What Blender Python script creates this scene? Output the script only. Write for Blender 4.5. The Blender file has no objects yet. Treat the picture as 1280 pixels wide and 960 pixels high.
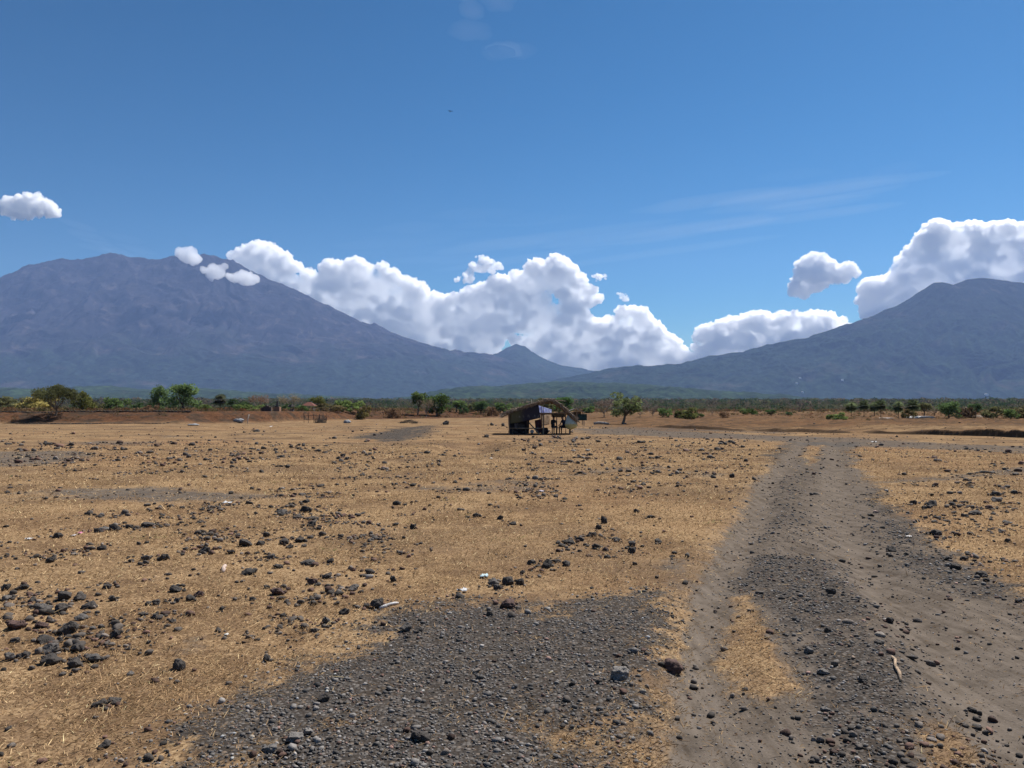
import bpy, bmesh, math, random
import numpy as np
from mathutils import Vector, Matrix

random.seed(7)
RNG = np.random.default_rng(11)
SC = bpy.context.scene
COL = SC.collection
R = math.radians

# ------------------------------------------------------------------ survey
F, CX, HY, CAMH = 967.0, 640.0, 512.0, 1.75
PITCH = math.atan(32.0 / F)


def ray(px, py):
    u, v = (px - CX) / F, (480.0 - py) / F
    ca, sa = math.cos(PITCH), math.sin(PITCH)
    return np.array([u, ca - v * sa, sa + v * ca])


def at(px, py, dist):
    """the point seen at px, py of the survey photograph whose distance ahead is dist"""
    d = ray(px, py)
    d = d * (dist / d[1])
    return np.array([d[0], dist, CAMH + d[2]])


def flat(px, py):
    d = ray(px, min(max(py, HY + 0.6), 5000))
    k = -CAMH / d[2]
    return np.array([d[0] * k, d[1] * k])


# ------------------------------------------------------------------ numpy noise
def _h(ix, iy, iz, seed):
    h = (ix.astype(np.int64) * 374761393 + iy.astype(np.int64) * 668265263 + iz.astype(np.int64) * 2147483647 + seed * 974634777) & 0xFFFFFFFF
    h = ((h ^ (h >> 13)) * 1274126177) & 0xFFFFFFFF
    h = ((h ^ (h >> 16)) * 2246822519) & 0xFFFFFFFF
    return (h ^ (h >> 15)) & 0xFFFFFFFF


def noise(x, y, z=None, seed=0):
    """gradient noise, about -1..1"""
    x = np.asarray(x, float); y = np.asarray(y, float)
    z = np.zeros_like(x) if z is None else np.asarray(z, float)
    x0, y0, z0 = np.floor(x), np.floor(y), np.floor(z)
    fx, fy, fz = x - x0, y - y0, z - z0
    ux, uy, uz = [t * t * t * (t * (t * 6 - 15) + 10) for t in (fx, fy, fz)]
    out = 0
    for i in (0, 1):
        for j in (0, 1):
            for k in (0, 1):
                h = _h(x0 + i, y0 + j, z0 + k, seed)
                gx = (h & 1023) / 511.5 - 1; gy = ((h >> 10) & 1023) / 511.5 - 1; gz = ((h >> 20) & 1023) / 511.5 - 1
                g = gx * (fx - i) + gy * (fy - j) + gz * (fz - k)
                out = out + g * (ux if i else 1 - ux) * (uy if j else 1 - uy) * (uz if k else 1 - uz)
    return out * 1.35


def fbm(x, y, z=None, oct=4, seed=0, gain=0.5):
    a, s, o = 1.0, 1.0, 0
    for i in range(oct):
        o = o + a * noise(np.asarray(x) * s, np.asarray(y) * s, None if z is None else np.asarray(z) * s, seed + i * 17)
        a *= gain; s *= 2.03
    return o


def ridged(x, y, oct=4, seed=0):
    a, s, o = 1.0, 1.0, 0
    for i in range(oct):
        o = o + a * (1 - 2 * np.abs(noise(np.asarray(x) * s, np.asarray(y) * s, None, seed + i * 13)))
        a *= 0.5; s *= 2.1
    return o


def ss(a, b, x):
    t = np.clip((x - a) / (b - a), 0, 1)
    return t * t * (3 - 2 * t)


def poly_sd(poly, x, y):
    """signed distance to a polygon, positive inside"""
    P = np.array(poly, float); n = len(P)
    d = np.full(x.shape, 1e9); ins = np.zeros(x.shape, bool)
    for i in range(n):
        a, b = P[i], P[(i + 1) % n]
        ex, ey = b - a
        t = np.clip(((x - a[0]) * ex + (y - a[1]) * ey) / (ex * ex + ey * ey + 1e-12), 0, 1)
        d = np.minimum(d, np.hypot(x - a[0] - t * ex, y - a[1] - t * ey))
        if abs(ey) > 1e-12:
            c = (a[1] > y) != (b[1] > y)
            ins ^= c & (x < ex * (y - a[1]) / ey + a[0])
    return np.where(ins, d, -d)


def zone(pts, x, y, soft):
    P = [flat(*p) for p in pts]
    A = np.array(P); out = np.zeros(x.shape)
    m = 6 * soft
    box = (x > A[:, 0].min() - m) & (x < A[:, 0].max() + m) & (y > A[:, 1].min() - m) & (y < A[:, 1].max() + m)
    if box.any():
        out[box] = ss(-soft, soft, poly_sd(P, x[box], y[box]))
    return out


# ------------------------------------------------------------------ node helper
class Mat:
    def __init__(self, name):
        self.m = bpy.data.materials.new(name); self.m.use_nodes = True
        self.t = self.m.node_tree; self.t.nodes.clear()
        self.out = self.n('ShaderNodeOutputMaterial')

    def n(self, kind, **kw):
        nd = self.t.nodes.new(kind)
        for k, v in kw.items():
            setattr(nd, k, v)
        return nd

    def link(self, a, b):
        self.t.links.new(a, b)

    def put(self, sock, v):
        if isinstance(v, bpy.types.NodeSocket):
            self.link(v, sock)
        elif v is not None:
            if isinstance(v, (tuple, list)) and len(v) == 3 and sock.type == 'RGBA':
                v = (*v, 1)
            sock.default_value = v

    def coord(self, which='Object'):
        if which == 'World':
            return self.n('ShaderNodeNewGeometry').outputs['Position']
        return self.n('ShaderNodeTexCoord').outputs[which]

    def mapping(self, v, scale=(1, 1, 1), rot=(0, 0, 0)):
        m = self.n('ShaderNodeMapping'); self.put(m.inputs['Vector'], v)
        m.inputs['Scale'].default_value = scale; m.inputs['Rotation'].default_value = rot
        return m.outputs[0]

    def noise(self, v, scale, detail=4, rough=0.55, dist=0.0):
        nd = self.n('ShaderNodeTexNoise'); self.put(nd.inputs['Vector'], v)
        nd.inputs['Scale'].default_value = scale; nd.inputs['Detail'].default_value = detail
        nd.inputs['Roughness'].default_value = rough; nd.inputs['Distortion'].default_value = dist
        return nd.outputs['Fac']

    def voro(self, v, scale, out='Distance', rnd=1.0):
        nd = self.n('ShaderNodeTexVoronoi'); self.put(nd.inputs['Vector'], v)
        nd.inputs['Scale'].default_value = scale; nd.inputs['Randomness'].default_value = rnd
        return nd.outputs[out]

    def ramp(self, fac, stops):
        nd = self.n('ShaderNodeValToRGB'); self.put(nd.inputs[0], fac)
        e = nd.color_ramp.elements
        while len(e) < len(stops):
            e.new(0.5)
        for el, (p, c) in zip(e, stops):
            el.position = p
            el.color = (*c, 1) if isinstance(c, tuple) else (c, c, c, 1)
        return nd.outputs['Color']

    def mix(self, f, a, b, mode='MIX'):
        nd = self.n('ShaderNodeMix', data_type='RGBA', blend_type=mode)
        self.put(nd.inputs[0], f); self.put(nd.inputs[6], a); self.put(nd.inputs[7], b)
        return nd.outputs[2]

    def math(self, op, a, b=None, c=None, clamp=False):
        nd = self.n('ShaderNodeMath', operation=op, use_clamp=clamp)
        self.put(nd.inputs[0], a)
        if b is not None: self.put(nd.inputs[1], b)
        if c is not None: self.put(nd.inputs[2], c)
        return nd.outputs[0]

    def smooth(self, x, a, b):
        nd = self.n('ShaderNodeMapRange', interpolation_type='SMOOTHSTEP')
        self.put(nd.inputs[0], x); nd.inputs[1].default_value = a; nd.inputs[2].default_value = b
        return nd.outputs[0]

    def attr(self, name, out='Fac'):
        return self.n('ShaderNodeAttribute', attribute_name=name).outputs[out]

    def bump(self, h, strength, dist):
        nd = self.n('ShaderNodeBump'); self.put(nd.inputs['Height'], h)
        nd.inputs['Strength'].default_value = strength; nd.inputs['Distance'].default_value = dist
        return nd.outputs[0]

    def bsdf(self, col, rough=0.9, normal=None, spec=0.2):
        b = self.n('ShaderNodeBsdfPrincipled')
        self.put(b.inputs['Base Color'], col); self.put(b.inputs['Roughness'], rough)
        b.inputs['Specular IOR Level'].default_value = spec
        if normal is not None: self.link(normal, b.inputs['Normal'])
        return b.outputs[0]

    def leafy(self, col, trans=0.35):
        d = self.n('ShaderNodeBsdfDiffuse'); self.put(d.inputs[0], col)
        t = self.n('ShaderNodeBsdfTranslucent'); self.put(t.inputs[0], col)
        mx = self.n('ShaderNodeMixShader'); mx.inputs[0].default_value = trans
        self.link(d.outputs[0], mx.inputs[1]); self.link(t.outputs[0], mx.inputs[2])
        return mx.outputs[0]

    def surf(self, s):
        self.link(s, self.out.inputs['Surface']); return self.m

    def vol(self, s):
        self.link(s, self.out.inputs['Volume']); return self.m


def simple(name, c1, c2, scale=6.0, rough=0.85, bump=0.3, bdist=0.01, stretch=(1, 1, 1), spec=0.2):
    M = Mat(name); v = M.mapping(M.coord(), stretch)
    f = M.noise(v, scale, 5, 0.6); f2 = M.noise(v, scale * 5, 3, 0.6)
    c = M.mix(M.smooth(f, 0.3, 0.7), c1, c2)
    c = M.mix(0.35, c, M.ramp(f2, [(0.3, 0.25), (0.7, 0.85)]), 'OVERLAY')
    return M.surf(M.bsdf(c, rough, M.bump(f2, bump, bdist), spec))


# ------------------------------------------------------------------ objects
def mesh_from(name, V, faces_flat, sizes, smooth=False, attrs=None, colors=None):
    """fast mesh: V (n,3), loop vertex indices, face sizes"""
    me = bpy.data.meshes.new(name)
    V = np.asarray(V, np.float32); L = np.asarray(faces_flat, np.int32).ravel(); S = np.asarray(sizes, np.int32)
    me.vertices.add(len(V)); me.vertices.foreach_set('co', V.ravel())
    me.loops.add(len(L)); me.loops.foreach_set('vertex_index', L)
    me.polygons.add(len(S))
    st = np.zeros(len(S), np.int32); st[1:] = np.cumsum(S)[:-1]
    me.polygons.foreach_set('loop_start', st); me.polygons.foreach_set('loop_total', S)
    if smooth: me.polygons.foreach_set('use_smooth', np.ones(len(S), bool))
    me.update(calc_edges=True)
    for k, a in (attrs or {}).items():
        at_ = me.attributes.new(k, 'FLOAT', 'POINT'); at_.data.foreach_set('value', np.asarray(a, np.float32))
    for k, c in (colors or {}).items():
        ca = me.attributes.new(k, 'FLOAT_COLOR', 'POINT')
        c = np.asarray(c, np.float32)
        if c.shape[1] == 3: c = np.hstack([c, np.ones((len(c), 1), np.float32)])
        ca.data.foreach_set('color', c.ravel())
    return me


def ob(name, me, mat=None, parent=None, loc=(0, 0, 0), rot=(0, 0, 0), scale=(1, 1, 1)):
    o = bpy.data.objects.new(name, me); COL.objects.link(o)
    if mat is not None and me is not None:
        me.materials.clear(); me.materials.append(mat)
    if parent is not None: o.parent = parent
    o.location = loc; o.rotation_euler = rot; o.scale = scale
    return o


def tag(o, label=None, cat=None, group=None, kind=None):
    if label: o['label'] = label
    if cat: o['category'] = cat
    if group: o['group'] = group
    if kind: o['kind'] = kind
    return o


def empty(name, loc, label, cat, group=None, rz=0, scale=(1, 1, 1)):
    o = bpy.data.objects.new(name, None); COL.objects.link(o); o.empty_display_size = 0.2
    o.location = loc; o.rotation_euler = (0, 0, rz); o.scale = scale
    return tag(o, label, cat, group)


def copy_tree(o, parent=None):
    c = o.copy(); COL.objects.link(c)
    if parent is not None: c.parent = parent
    for ch in [x for x in bpy.data.objects if x.parent == o]:
        copy_tree(ch, c)
    return c


class MB:
    """collects simple shapes in one bmesh"""
    def __init__(self): self.b = bmesh.new()

    def box(self, c, s, rot=None):
        M = Matrix.Translation(c) @ (rot.to_matrix().to_4x4() if rot is not None else Matrix()) @ Matrix.Diagonal((*s, 1))
        bmesh.ops.create_cube(self.b, size=1, matrix=M); return self

    def tube(self, a, b, r0, r1=None, n=8):
        a, b = Vector(a), Vector(b); r1 = r0 if r1 is None else r1
        q = (b - a).to_track_quat('Z', 'Y')
        M = Matrix.Translation((a + b) / 2) @ q.to_matrix().to_4x4()
        bmesh.ops.create_cone(self.b, cap_ends=True, segments=n, radius1=r0, radius2=r1, depth=(b - a).length, matrix=M); return self

    def bent(self, pts, radii, n=7):
        rings = []
        pts = [Vector(p) for p in pts]
        for i, p in enumerate(pts):
            d = (pts[min(i + 1, len(pts) - 1)] - pts[max(i - 1, 0)]).normalized()
            q = d.to_track_quat('Z', 'Y')
            rings.append([self.b.verts.new(p + q @ Vector((math.cos(k * 2 * math.pi / n) * radii[i], math.sin(k * 2 * math.pi / n) * radii[i], 0))) for k in range(n)])
        for r0, r1 in zip(rings, rings[1:]):
            for k in range(n):
                self.b.faces.new((r0[k], r0[(k + 1) % n], r1[(k + 1) % n], r1[k]))
        self.b.faces.new(rings[0][::-1]); self.b.faces.new(rings[-1]); return self

    def sheet(self, grid, thick=0.01):
        """grid of points -> thin closed sheet with real thickness"""
        g = [[Vector(p) for p in row] for row in grid]
        nr, nc = len(g), len(g[0])
        nrm = (g[0][-1] - g[0][0]).cross(g[-1][0] - g[0][0]).normalized() * thick
        A = [[self.b.verts.new(p) for p in row] for row in g]; B = [[self.b.verts.new(p + nrm) for p in row] for row in g]
        for i in range(nr - 1):
            for j in range(nc - 1):
                self.b.faces.new((A[i][j], A[i][j + 1], A[i + 1][j + 1], A[i + 1][j]))
                self.b.faces.new((B[i][j], B[i + 1][j], B[i + 1][j + 1], B[i][j + 1]))
        ring = [(0, j) for j in range(nc)] + [(i, nc - 1) for i in range(1, nr)] + [(nr - 1, j) for j in range(nc - 2, -1, -1)] + [(i, 0) for i in range(nr - 2, 0, -1)]
        for (i, j), (k, l) in zip(ring, ring[1:] + ring[:1]):
            self.b.faces.new((A[i][j], B[i][j], B[k][l], A[k][l]))
        return self

    def blob(self, c, s, sub=2, amp=0.2, seed=0):
        M = Matrix.Translation(c) @ Matrix.Diagonal((*s, 1))
        r = bmesh.ops.create_icosphere(self.b, subdivisions=sub, radius=1, matrix=M)
        for v in r['verts']:
            d = v.co - Vector(c)
            k = float(noise([v.co.x / max(s) * 1.5 + seed], [v.co.y / max(s) * 1.5], [v.co.z / max(s) * 1.5])[0])
            v.co = Vector(c) + d * (1 + amp * k)
        return self

    def prism(self, pts, y0, y1):
        A = [self.b.verts.new((x, y0, z)) for x, z in pts]; B = [self.b.verts.new((x, y1, z)) for x, z in pts]
        self.b.faces.new(A); self.b.faces.new(B[::-1])
        for i in range(len(pts)):
            j = (i + 1) % len(pts); self.b.faces.new((A[j], A[i], B[i], B[j]))
        return self

    def build(self, name, mat, parent=None, smooth=False, **kw):
        bmesh.ops.recalc_face_normals(self.b, faces=self.b.faces)
        me = bpy.data.meshes.new(name); self.b.to_mesh(me); self.b.free()
        if smooth: me.polygons.foreach_set('use_smooth', np.ones(len(me.polygons), bool))
        return ob(name, me, mat, parent, **kw)


# ------------------------------------------------------------------ ground shape and cover
EDGE = np.array([(-400, 95), (-62, 94), (-41, 94), (-34, 103), (-29, 128), (-6, 152), (20, 170), (60, 190), (400, 190)], float)
STEP = np.array([(10, 82), (14.7, 75), (17.4, 70), (21.1, 62), (24.6, 58), (28.5, 54), (31.8, 48.5), (45, 44), (90, 34), (300, 20)], float)
SAMP = np.array([(13, 0), (15.5, .22), (17.4, .30), (19, .12), (20, .08), (21.1, .24), (24, .24), (25.6, .06), (26.6, .2), (27.6, .12), (28.3, .2), (29.2, .30), (31, .42), (300, .45)], float)

GRAVEL = [
    [(215, 925), (262, 890), (330, 855), (400, 820), (432, 795), (470, 772), (540, 757), (620, 753), (720, 752), (800, 737), (850, 745), (858, 790), (850, 840), (838, 880), (798, 915), (770, 980), (600, 1040), (200, 1010)],
    [(905, 720), (925, 690), (1000, 690), (1060, 705), (1090, 745), (1130, 800), (1180, 900), (1215, 990), (1045, 990), (1005, 870), (975, 800), (950, 760), (915, 742)],
    [(950, 562), (985, 556), (1010, 590), (1000, 640), (950, 680), (925, 690), (950, 630)],
    [(1075, 602), (1110, 615), (1150, 660), (1230, 712), (1300, 735), (1300, 800), (1180, 745), (1100, 700), (1080, 650)],
    [(435, 547), (470, 540), (500, 534), (545, 531), (535, 545), (515, 551), (480, 551)],
]
GREY = [
    [(700, 535), (800, 537), (900, 541), (1000, 545), (1100, 549), (1200, 554), (1400, 562), (1400, 572), (1200, 563), (1100, 559), (1000, 555), (900, 549), (800, 545), (725, 542)],
    [(-80, 566), (0, 564), (60, 563), (130, 565), (120, 575), (60, 581), (0, 586), (-80, 588)],
    [(70, 554), (150, 550), (230, 553), (180, 557), (90, 558)],
    [(190, 545), (240, 543), (245, 547), (200, 548)],
    [(30, 622), (60, 612), (200, 606), (330, 615), (380, 622), (200, 630), (30, 627)],
    [(470, 612), (560, 603), (640, 598), (700, 600), (690, 612), (600, 615)],
    [(840, 594), (880, 588), (930, 601), (880, 605)],
    [(1080, 604), (1150, 597), (1200, 592), (1320, 576), (1320, 590), (1200, 599), (1120, 607)],
    [(205, 795), (262, 793), (265, 812), (215, 815)],
    [(820, 700), (870, 700), (860, 745), (820, 735)],
    [(690, 590), (760, 586), (850, 583), (860, 588), (740, 596)],
    [(740, 536), (900, 540), (1000, 544), (1000, 540), (880, 536), (745, 533)],
]
TRACK = [(862, 1000), (858, 850), (862, 760), (872, 720), (892, 690), (925, 640), (950, 600), (965, 580), (975, 562), (985, 552), (1075, 552), (1070, 575), (1085, 600), (1125, 640), (1150, 660), (1190, 690), (1240, 720), (1290, 748), (1400, 800), (1560, 1000)]
TONGUE = [[(893, 748), (925, 745), (960, 790), (990, 845), (992, 872), (950, 880), (903, 850), (885, 800)],
          [(1003, 556), (1027, 556), (1030, 575), (1010, 584)],
          [(1150, 905), (1230, 905), (1250, 990), (1180, 990)]]
DUST = [[(1020, 585), (1080, 585), (1085, 640), (1078, 700), (1110, 740), (1200, 850), (1330, 900), (1280, 760), (1160, 745), (1090, 700), (1025, 690), (1015, 640)],
        [(862, 740), (885, 735), (888, 850), (960, 900), (1040, 930), (1040, 1000), (870, 1000), (862, 850)],
        [(880, 690), (950, 640), (960, 650), (905, 720), (880, 740)]]


RUTS = [[(884, 1010), (880, 880), (879, 800), (886, 742), (924, 672), (964, 602), (1000, 560), (1010, 548)],
        [(1300, 985), (1228, 880), (1150, 780), (1102, 730), (1068, 690), (1052, 640), (1047, 590), (1044, 560), (1043, 548)],
        [(1010, 1010), (992, 900), (960, 810), (935, 745), (958, 672), (990, 610), (1016, 562)]]


def rut_dist(x, y):
    out = np.full(x.shape, 9.)
    k = (x > -1) & (x < 24) & (y < 48)
    xs, ys = x[k], y[k]; o = np.full(xs.shape, 9.)
    for line in RUTS[:2]:
        Q = np.array([flat(*p) for p in line])
        for a, b in zip(Q, Q[1:]):
            e = b - a; t = np.clip(((xs - a[0]) * e[0] + (ys - a[1]) * e[1]) / (e @ e), 0, 1)
            o = np.minimum(o, np.hypot(xs - a[0] - t * e[0], ys - a[1] - t * e[1]))
    out[k] = o
    return out


def masks(x, y):
    r = np.hypot(x, y)
    wob = fbm(x / 0.9, y / 0.9, oct=5, seed=5) * 0.20 + fbm(x / 4, y / 4, oct=2, seed=6) * 0.25
    k = np.clip(r / 10, 0.6, 4)
    xx, yy = x + wob * k, y + np.roll(wob, 1) * k
    g = np.zeros(x.shape); grey = np.zeros(x.shape)
    soft = 0.28
    for i, p in enumerate(GRAVEL):
        g = np.maximum(g, zone(p, xx, yy, (0.7, 0.5, 0.9, 0.7, 2.2)[i]) * (1, .86, .74, .72, .95)[i])
    for i, p in enumerate(GREY):
        near = np.mean([q[1] for q in p])
        grey = np.maximum(grey, zone(p, xx, yy, 1.7 if near < 575 else (0.9 if near < 640 else 0.25)) * (0.85 if i in (0, 1, 4, 7) else 0.6))
    d = zone(TRACK, xx, yy, 0.55)
    du = np.zeros(x.shape)
    for p in DUST: du = np.maximum(du, zone(p, xx, yy, 0.25))
    for p in TONGUE:
        t = zone(p, xx, yy, 0.22) * np.clip(.95 + .8 * fbm(x / .5, y / .5, oct=3, seed=73), .15, 1)
        d = d * (1 - 0.9 * t); g = g * (1 - t); du = du * (1 - 0.8 * t)
    rd = rut_dist(x + .5 * wob, y); ru = np.exp(-(rd / (.17 + .012 * np.clip(y, 0, 20))) ** 2) * ss(46, 34, y)
    du = np.maximum(du * .75, ru); d = np.maximum(d, .9 * ru)
    g = g * (1 - 0.65 * du) * np.clip(.92 + .55 * fbm(x / .8, y / .8, oct=3, seed=71), .25, 1)
    return g, np.clip(d, 0, 1), np.clip(grey, 0, 1), du


def height(x, y, g=None, d=None):
    x = np.asarray(x, float); y = np.asarray(y, float)
    r = np.hypot(x, y)
    z = 0.035 * noise(x / 2.3, y / 2.3, seed=1) + 0.012 * noise(x / .55, y / .55, seed=2)
    z = z + 0.10 * noise(x / 11, y / 11, seed=3) * ss(4, 14, r) + 0.12 * noise(x / 31, y / 31, seed=4) * ss(15, 45, r)
    # gully before the hut
    a, b = flat(592, 560), flat(612, 550)
    gx = np.hypot((x - a[0]) / 1.3, (y - a[1]) / 4.5)
    z = z - 0.42 * np.exp(-gx ** 2) + 0.10 * np.exp(-((gx - 1.7) / .6) ** 2)
    # level pad for the hut and a clear line of sight
    pad = ss(9, 4, np.hypot(x - 1.9, y - 56.5))
    z = z * (1 - pad)
    # terrace on the far side
    e = np.interp(x, EDGE[:, 0], EDGE[:, 1])
    s = y - e + 1.2 * noise(x / 7, y / 7, seed=8)
    L = ss(15, -10, x)
    tr = 1.48 * (0.10 * ss(0, .25, s) + 0.76 * ss(.2, 5.2, s) + 0.14 * ss(5.2, 5.7, s))
    wide = 1.4 * ss(-4, 26, s)
    near_left = ss(-26, -33, x)
    z = z * (1 - 0.8 * ss(0, 8, s)) + L * (tr * near_left + wide * (1 - near_left)) + (1 - L) * 1.25 * ss(74, 215, y)
    # eroded step on the other side of the gravel road
    st = np.interp(x, STEP[:, 0], STEP[:, 1]) + 0.8 * noise(x / 1.7, y / 5, seed=9) + .5 * noise(x / 3.7, y / 3.7, seed=19)
    am = np.interp(x, SAMP[:, 0], SAMP[:, 1], left=0) * (1 + .4 * noise(x / 2.1, y / 2.1, seed=29) + .35 * noise(x / .7, y / .7, seed=30))
    q = y - st
    z = z + am * (ss(0, 0.30, q) - 0.3 * ss(-1.4, -.2, q) * ss(.25, -.1, q)) * ss(200, 120, y)
    z = z + np.maximum(0, y - 300) * 0.0125 * ss(300, 700, y) + ss(250, 900, r) * 1.2 * noise(x / 160, y / 160, seed=12)
    if g is not None:
        z = z + 0.05 * g * ss(14, 6, r)
        rd = rut_dist(x, y); z = z - .05 * np.exp(-(rd / .24) ** 2) + .02 * np.exp(-((rd - .42) / .14) ** 2)
        z = z - 0.03 * d + .02 * np.clip(noise(x * 1.9 - y * .7, y * .12, seed=91), -1, 1) * d
    return z


def ground_z(x, y):
    x = np.atleast_1d(np.asarray(x, float)); y = np.atleast_1d(np.asarray(y, float))
    g, d, _, _ = masks(x, y)
    return height(x, y, g, d)


def hit(px, py):
    """ground point seen at px, py"""
    dr = ray(px, py); dr = dr / dr[1]
    ys = np.concatenate([np.arange(2.5, 30, .05), np.arange(30, 130, .25), np.arange(130, 2500, 3.)])
    zr = CAMH + dr[2] * ys; zg = height(dr[0] * ys, ys)
    k = np.argmax(zr <= zg)
    if not (zr <= zg).any(): k = len(ys) - 1
    yy = ys[k]
    return np.array([dr[0] * yy, yy, float(ground_z(dr[0] * yy, yy)[0])])


def make_ground():
    rows = np.concatenate([np.geomspace(0.7, 40, 480), np.arange(40.12, 62, .12), np.arange(62, 80, .2), np.arange(80, 112, .28), np.arange(112, 200, 1.1), np.geomspace(201, 14200, 150)])
    th = np.concatenate([np.arange(-43, 43.01, .11), np.arange(45, 315.1, 3.0)]) * math.pi / 180
    nr, nt = len(rows), len(th)
    T, RR = np.meshgrid(th, rows)
    x = (RR * np.sin(T)).ravel(); y = (RR * np.cos(T)).ravel()
    g, d, gr, du = masks(x, y)
    z = height(x, y, g, d)
    idx = np.arange(nr * nt).reshape(nr, nt)
    a = idx[:-1]; b = idx[1:]
    Q = np.stack([a, np.roll(a, -1, 1), np.roll(b, -1, 1), b], -1).reshape(-1, 4)
    V = np.stack([x, y, z], 1)
    V = np.vstack([V, [[0, 0, 0]]]); c = len(V) - 1
    tri = np.stack([np.full(nt, c), np.roll(idx[0], -1), idx[0]], 1)
    L = np.concatenate([Q.ravel(), tri.ravel()]); S = np.concatenate([np.full(len(Q), 4), np.full(nt, 3)])
    e = np.interp(x, EDGE[:, 0], EDGE[:, 1]); s = y - e
    red = np.maximum(ss(-2, 2, s) * ss(60, 20, s) * ss(15, -10, x), ss(52, 75, y) * ss(260, 120, y) * ss(5, 14, x) * .68)
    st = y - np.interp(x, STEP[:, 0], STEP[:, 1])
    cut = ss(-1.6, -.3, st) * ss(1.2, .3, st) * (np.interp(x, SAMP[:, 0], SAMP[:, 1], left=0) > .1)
    wood = ss(190, 300, y - 0 * x) * 1.0
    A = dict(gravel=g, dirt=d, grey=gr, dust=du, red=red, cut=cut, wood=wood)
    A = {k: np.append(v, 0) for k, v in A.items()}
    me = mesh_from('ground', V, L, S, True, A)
    M = Mat('dry_ground'); v = M.coord('World')
    n1 = M.noise(v, .55, 5, .6); n2 = M.noise(v, 4.5, 5, .65); n3 = M.noise(M.mapping(v, (1, 1, 1)), 38, 3, .7); n0 = M.noise(v, .09, 4, .6)
    n4 = M.noise(v, 160, 2, .6)
    straw = M.ramp(n3, [(.30, (.092, .056, .030)), (.46, (.215, .137, .074)), (.64, (.350, .248, .142))])
    brown = M.ramp(n3, [(.3, (.075, .048, .030)), (.6, (.17, .108, .062)), (.75, (.22, .146, .085))])
    n5 = M.noise(M.mapping(v, (.55, 1, 1)), .17, 5, .65)
    grass = M.mix(M.smooth(M.math('ADD', M.math('MULTIPLY', n1, .6), M.math('MULTIPLY', n2, .4)), .44, .58), straw, brown)
    grass = M.mix(M.math('MULTIPLY', M.smooth(n0, .45, .7), .5), grass, (.20, .112, .060))
    grass = M.mix(M.math('MULTIPLY', M.smooth(n5, .47, .64), .72), grass, (.112, .076, .051))
    redc = M.ramp(n2, [(.3, (.050, .028, .019)), (.55, (.118, .058, .032)), (.75, (.165, .095, .050))])
    redc = M.mix(M.smooth(n1, .40, .66), redc, (.055, .040, .030))
    redc = M.mix(.6, redc, M.ramp(M.noise(M.mapping(v, (1, 1, 3)), 1.6, 5, .75), [(.3, .08), (.7, .8)]), 'OVERLAY')
    c = M.mix(M.attr('red'), grass, redc)
    dirt = M.ramp(n2, [(.3, (.070, .060, .051)), (.7, (.118, .098, .081))])
    n6 = M.noise(M.mapping(v, (9, .55, 1), (0, 0, -.36)), 1.1, 4, .65)
    dirt = M.mix(.6, dirt, M.ramp(n6, [(.36, .12), (.64, .88)]), 'OVERLAY')
    dirt = M.mix(.5, dirt, M.ramp(n4, [(.3, .2), (.7, .8)]), 'OVERLAY')
    grn = M.smooth(M.noise(v, 95, 3, .75), .56, .66)
    dirt = M.mix(M.math('MULTIPLY', grn, .6), dirt, (.045, .038, .033))
    spd = M.n('ShaderNodeSeparateColor'); M.link(M.voro(v, 80, 'Color'), spd.inputs[0])
    dirt = M.mix(M.math('MULTIPLY', M.math('SUBTRACT', 1, M.attr('dust')), .42), dirt, M.ramp(spd.outputs[0], [(0, (.040, .035, .031)), (.6, (.088, .076, .066)), (1, (.17, .145, .12))]))
    fd = M.smooth(M.math('ADD', M.attr('dirt'), M.math('MULTIPLY', M.math('SUBTRACT', n2, .5), 1.1)), .35, .7)
    c = M.mix(M.math('MULTIPLY', fd, .92), c, dirt)
    fdu = M.math('MULTIPLY', M.attr('dust'), M.smooth(n2, .3, .6))
    c = M.mix(M.math('MULTIPLY', fdu, .6), c, (.150, .123, .099))
    vc = M.voro(v, 42, 'Color'); vd = M.voro(v, 42, 'Distance')
    gravc = M.ramp(M.n('ShaderNodeSeparateColor').outputs[0], [(0, .06), (1, .2)])
    sep = M.t.nodes[-2] if False else None
    spl = M.n('ShaderNodeSeparateColor'); M.link(vc, spl.inputs[0])
    gravc = M.ramp(spl.outputs[0], [(0, (.036, .032, .029)), (.6, (.080, .071, .064)), (.9, (.14, .127, .115)), (1, (.16, .118, .085))])
    gravc = M.mix(M.smooth(vd, .35, .75), gravc, (.045, .037, .031))
    fg = M.smooth(M.math('ADD', M.attr('gravel'), M.math('MULTIPLY', M.math('SUBTRACT', M.noise(v, 5, 6, .75), .5), 2.0)), .32, .68)
    c = M.mix(fg, c, gravc)
    fgr = M.smooth(M.math('ADD', M.attr('grey'), M.math('MULTIPLY', M.math('SUBTRACT', M.noise(v, 1.3, 6, .75), .5), 2.0)), .3, .85)
    c = M.mix(M.math('MULTIPLY', fgr, .82), c, M.ramp(M.noise(v, 3.2, 6, .75), [(.3, (.045, .040, .037)), (.52, (.090, .081, .073)), (.7, (.15, .128, .105))]))
    grit2 = M.math('MULTIPLY', M.smooth(M.noise(v, 4.2, 4, .8), .57, .66), M.smooth(n5, .36, .60))
    c = M.mix(M.math('MULTIPLY', grit2, .5), c, (.070, .052, .038))
    # scattered dark grit in the grass
    grit = M.math('MULTIPLY', M.smooth(M.noise(v, 23, 3, .7), .60, .68), M.smooth(n2, .42, .62))
    c = M.mix(M.math('MULTIPLY', grit, .75), c, (.040, .034, .030))
    c = M.mix(M.math('MULTIPLY', M.attr('cut'), .75), c, M.ramp(n2, [(.3, (.034, .025, .019)), (.7, (.085, .056, .037))]))
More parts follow.
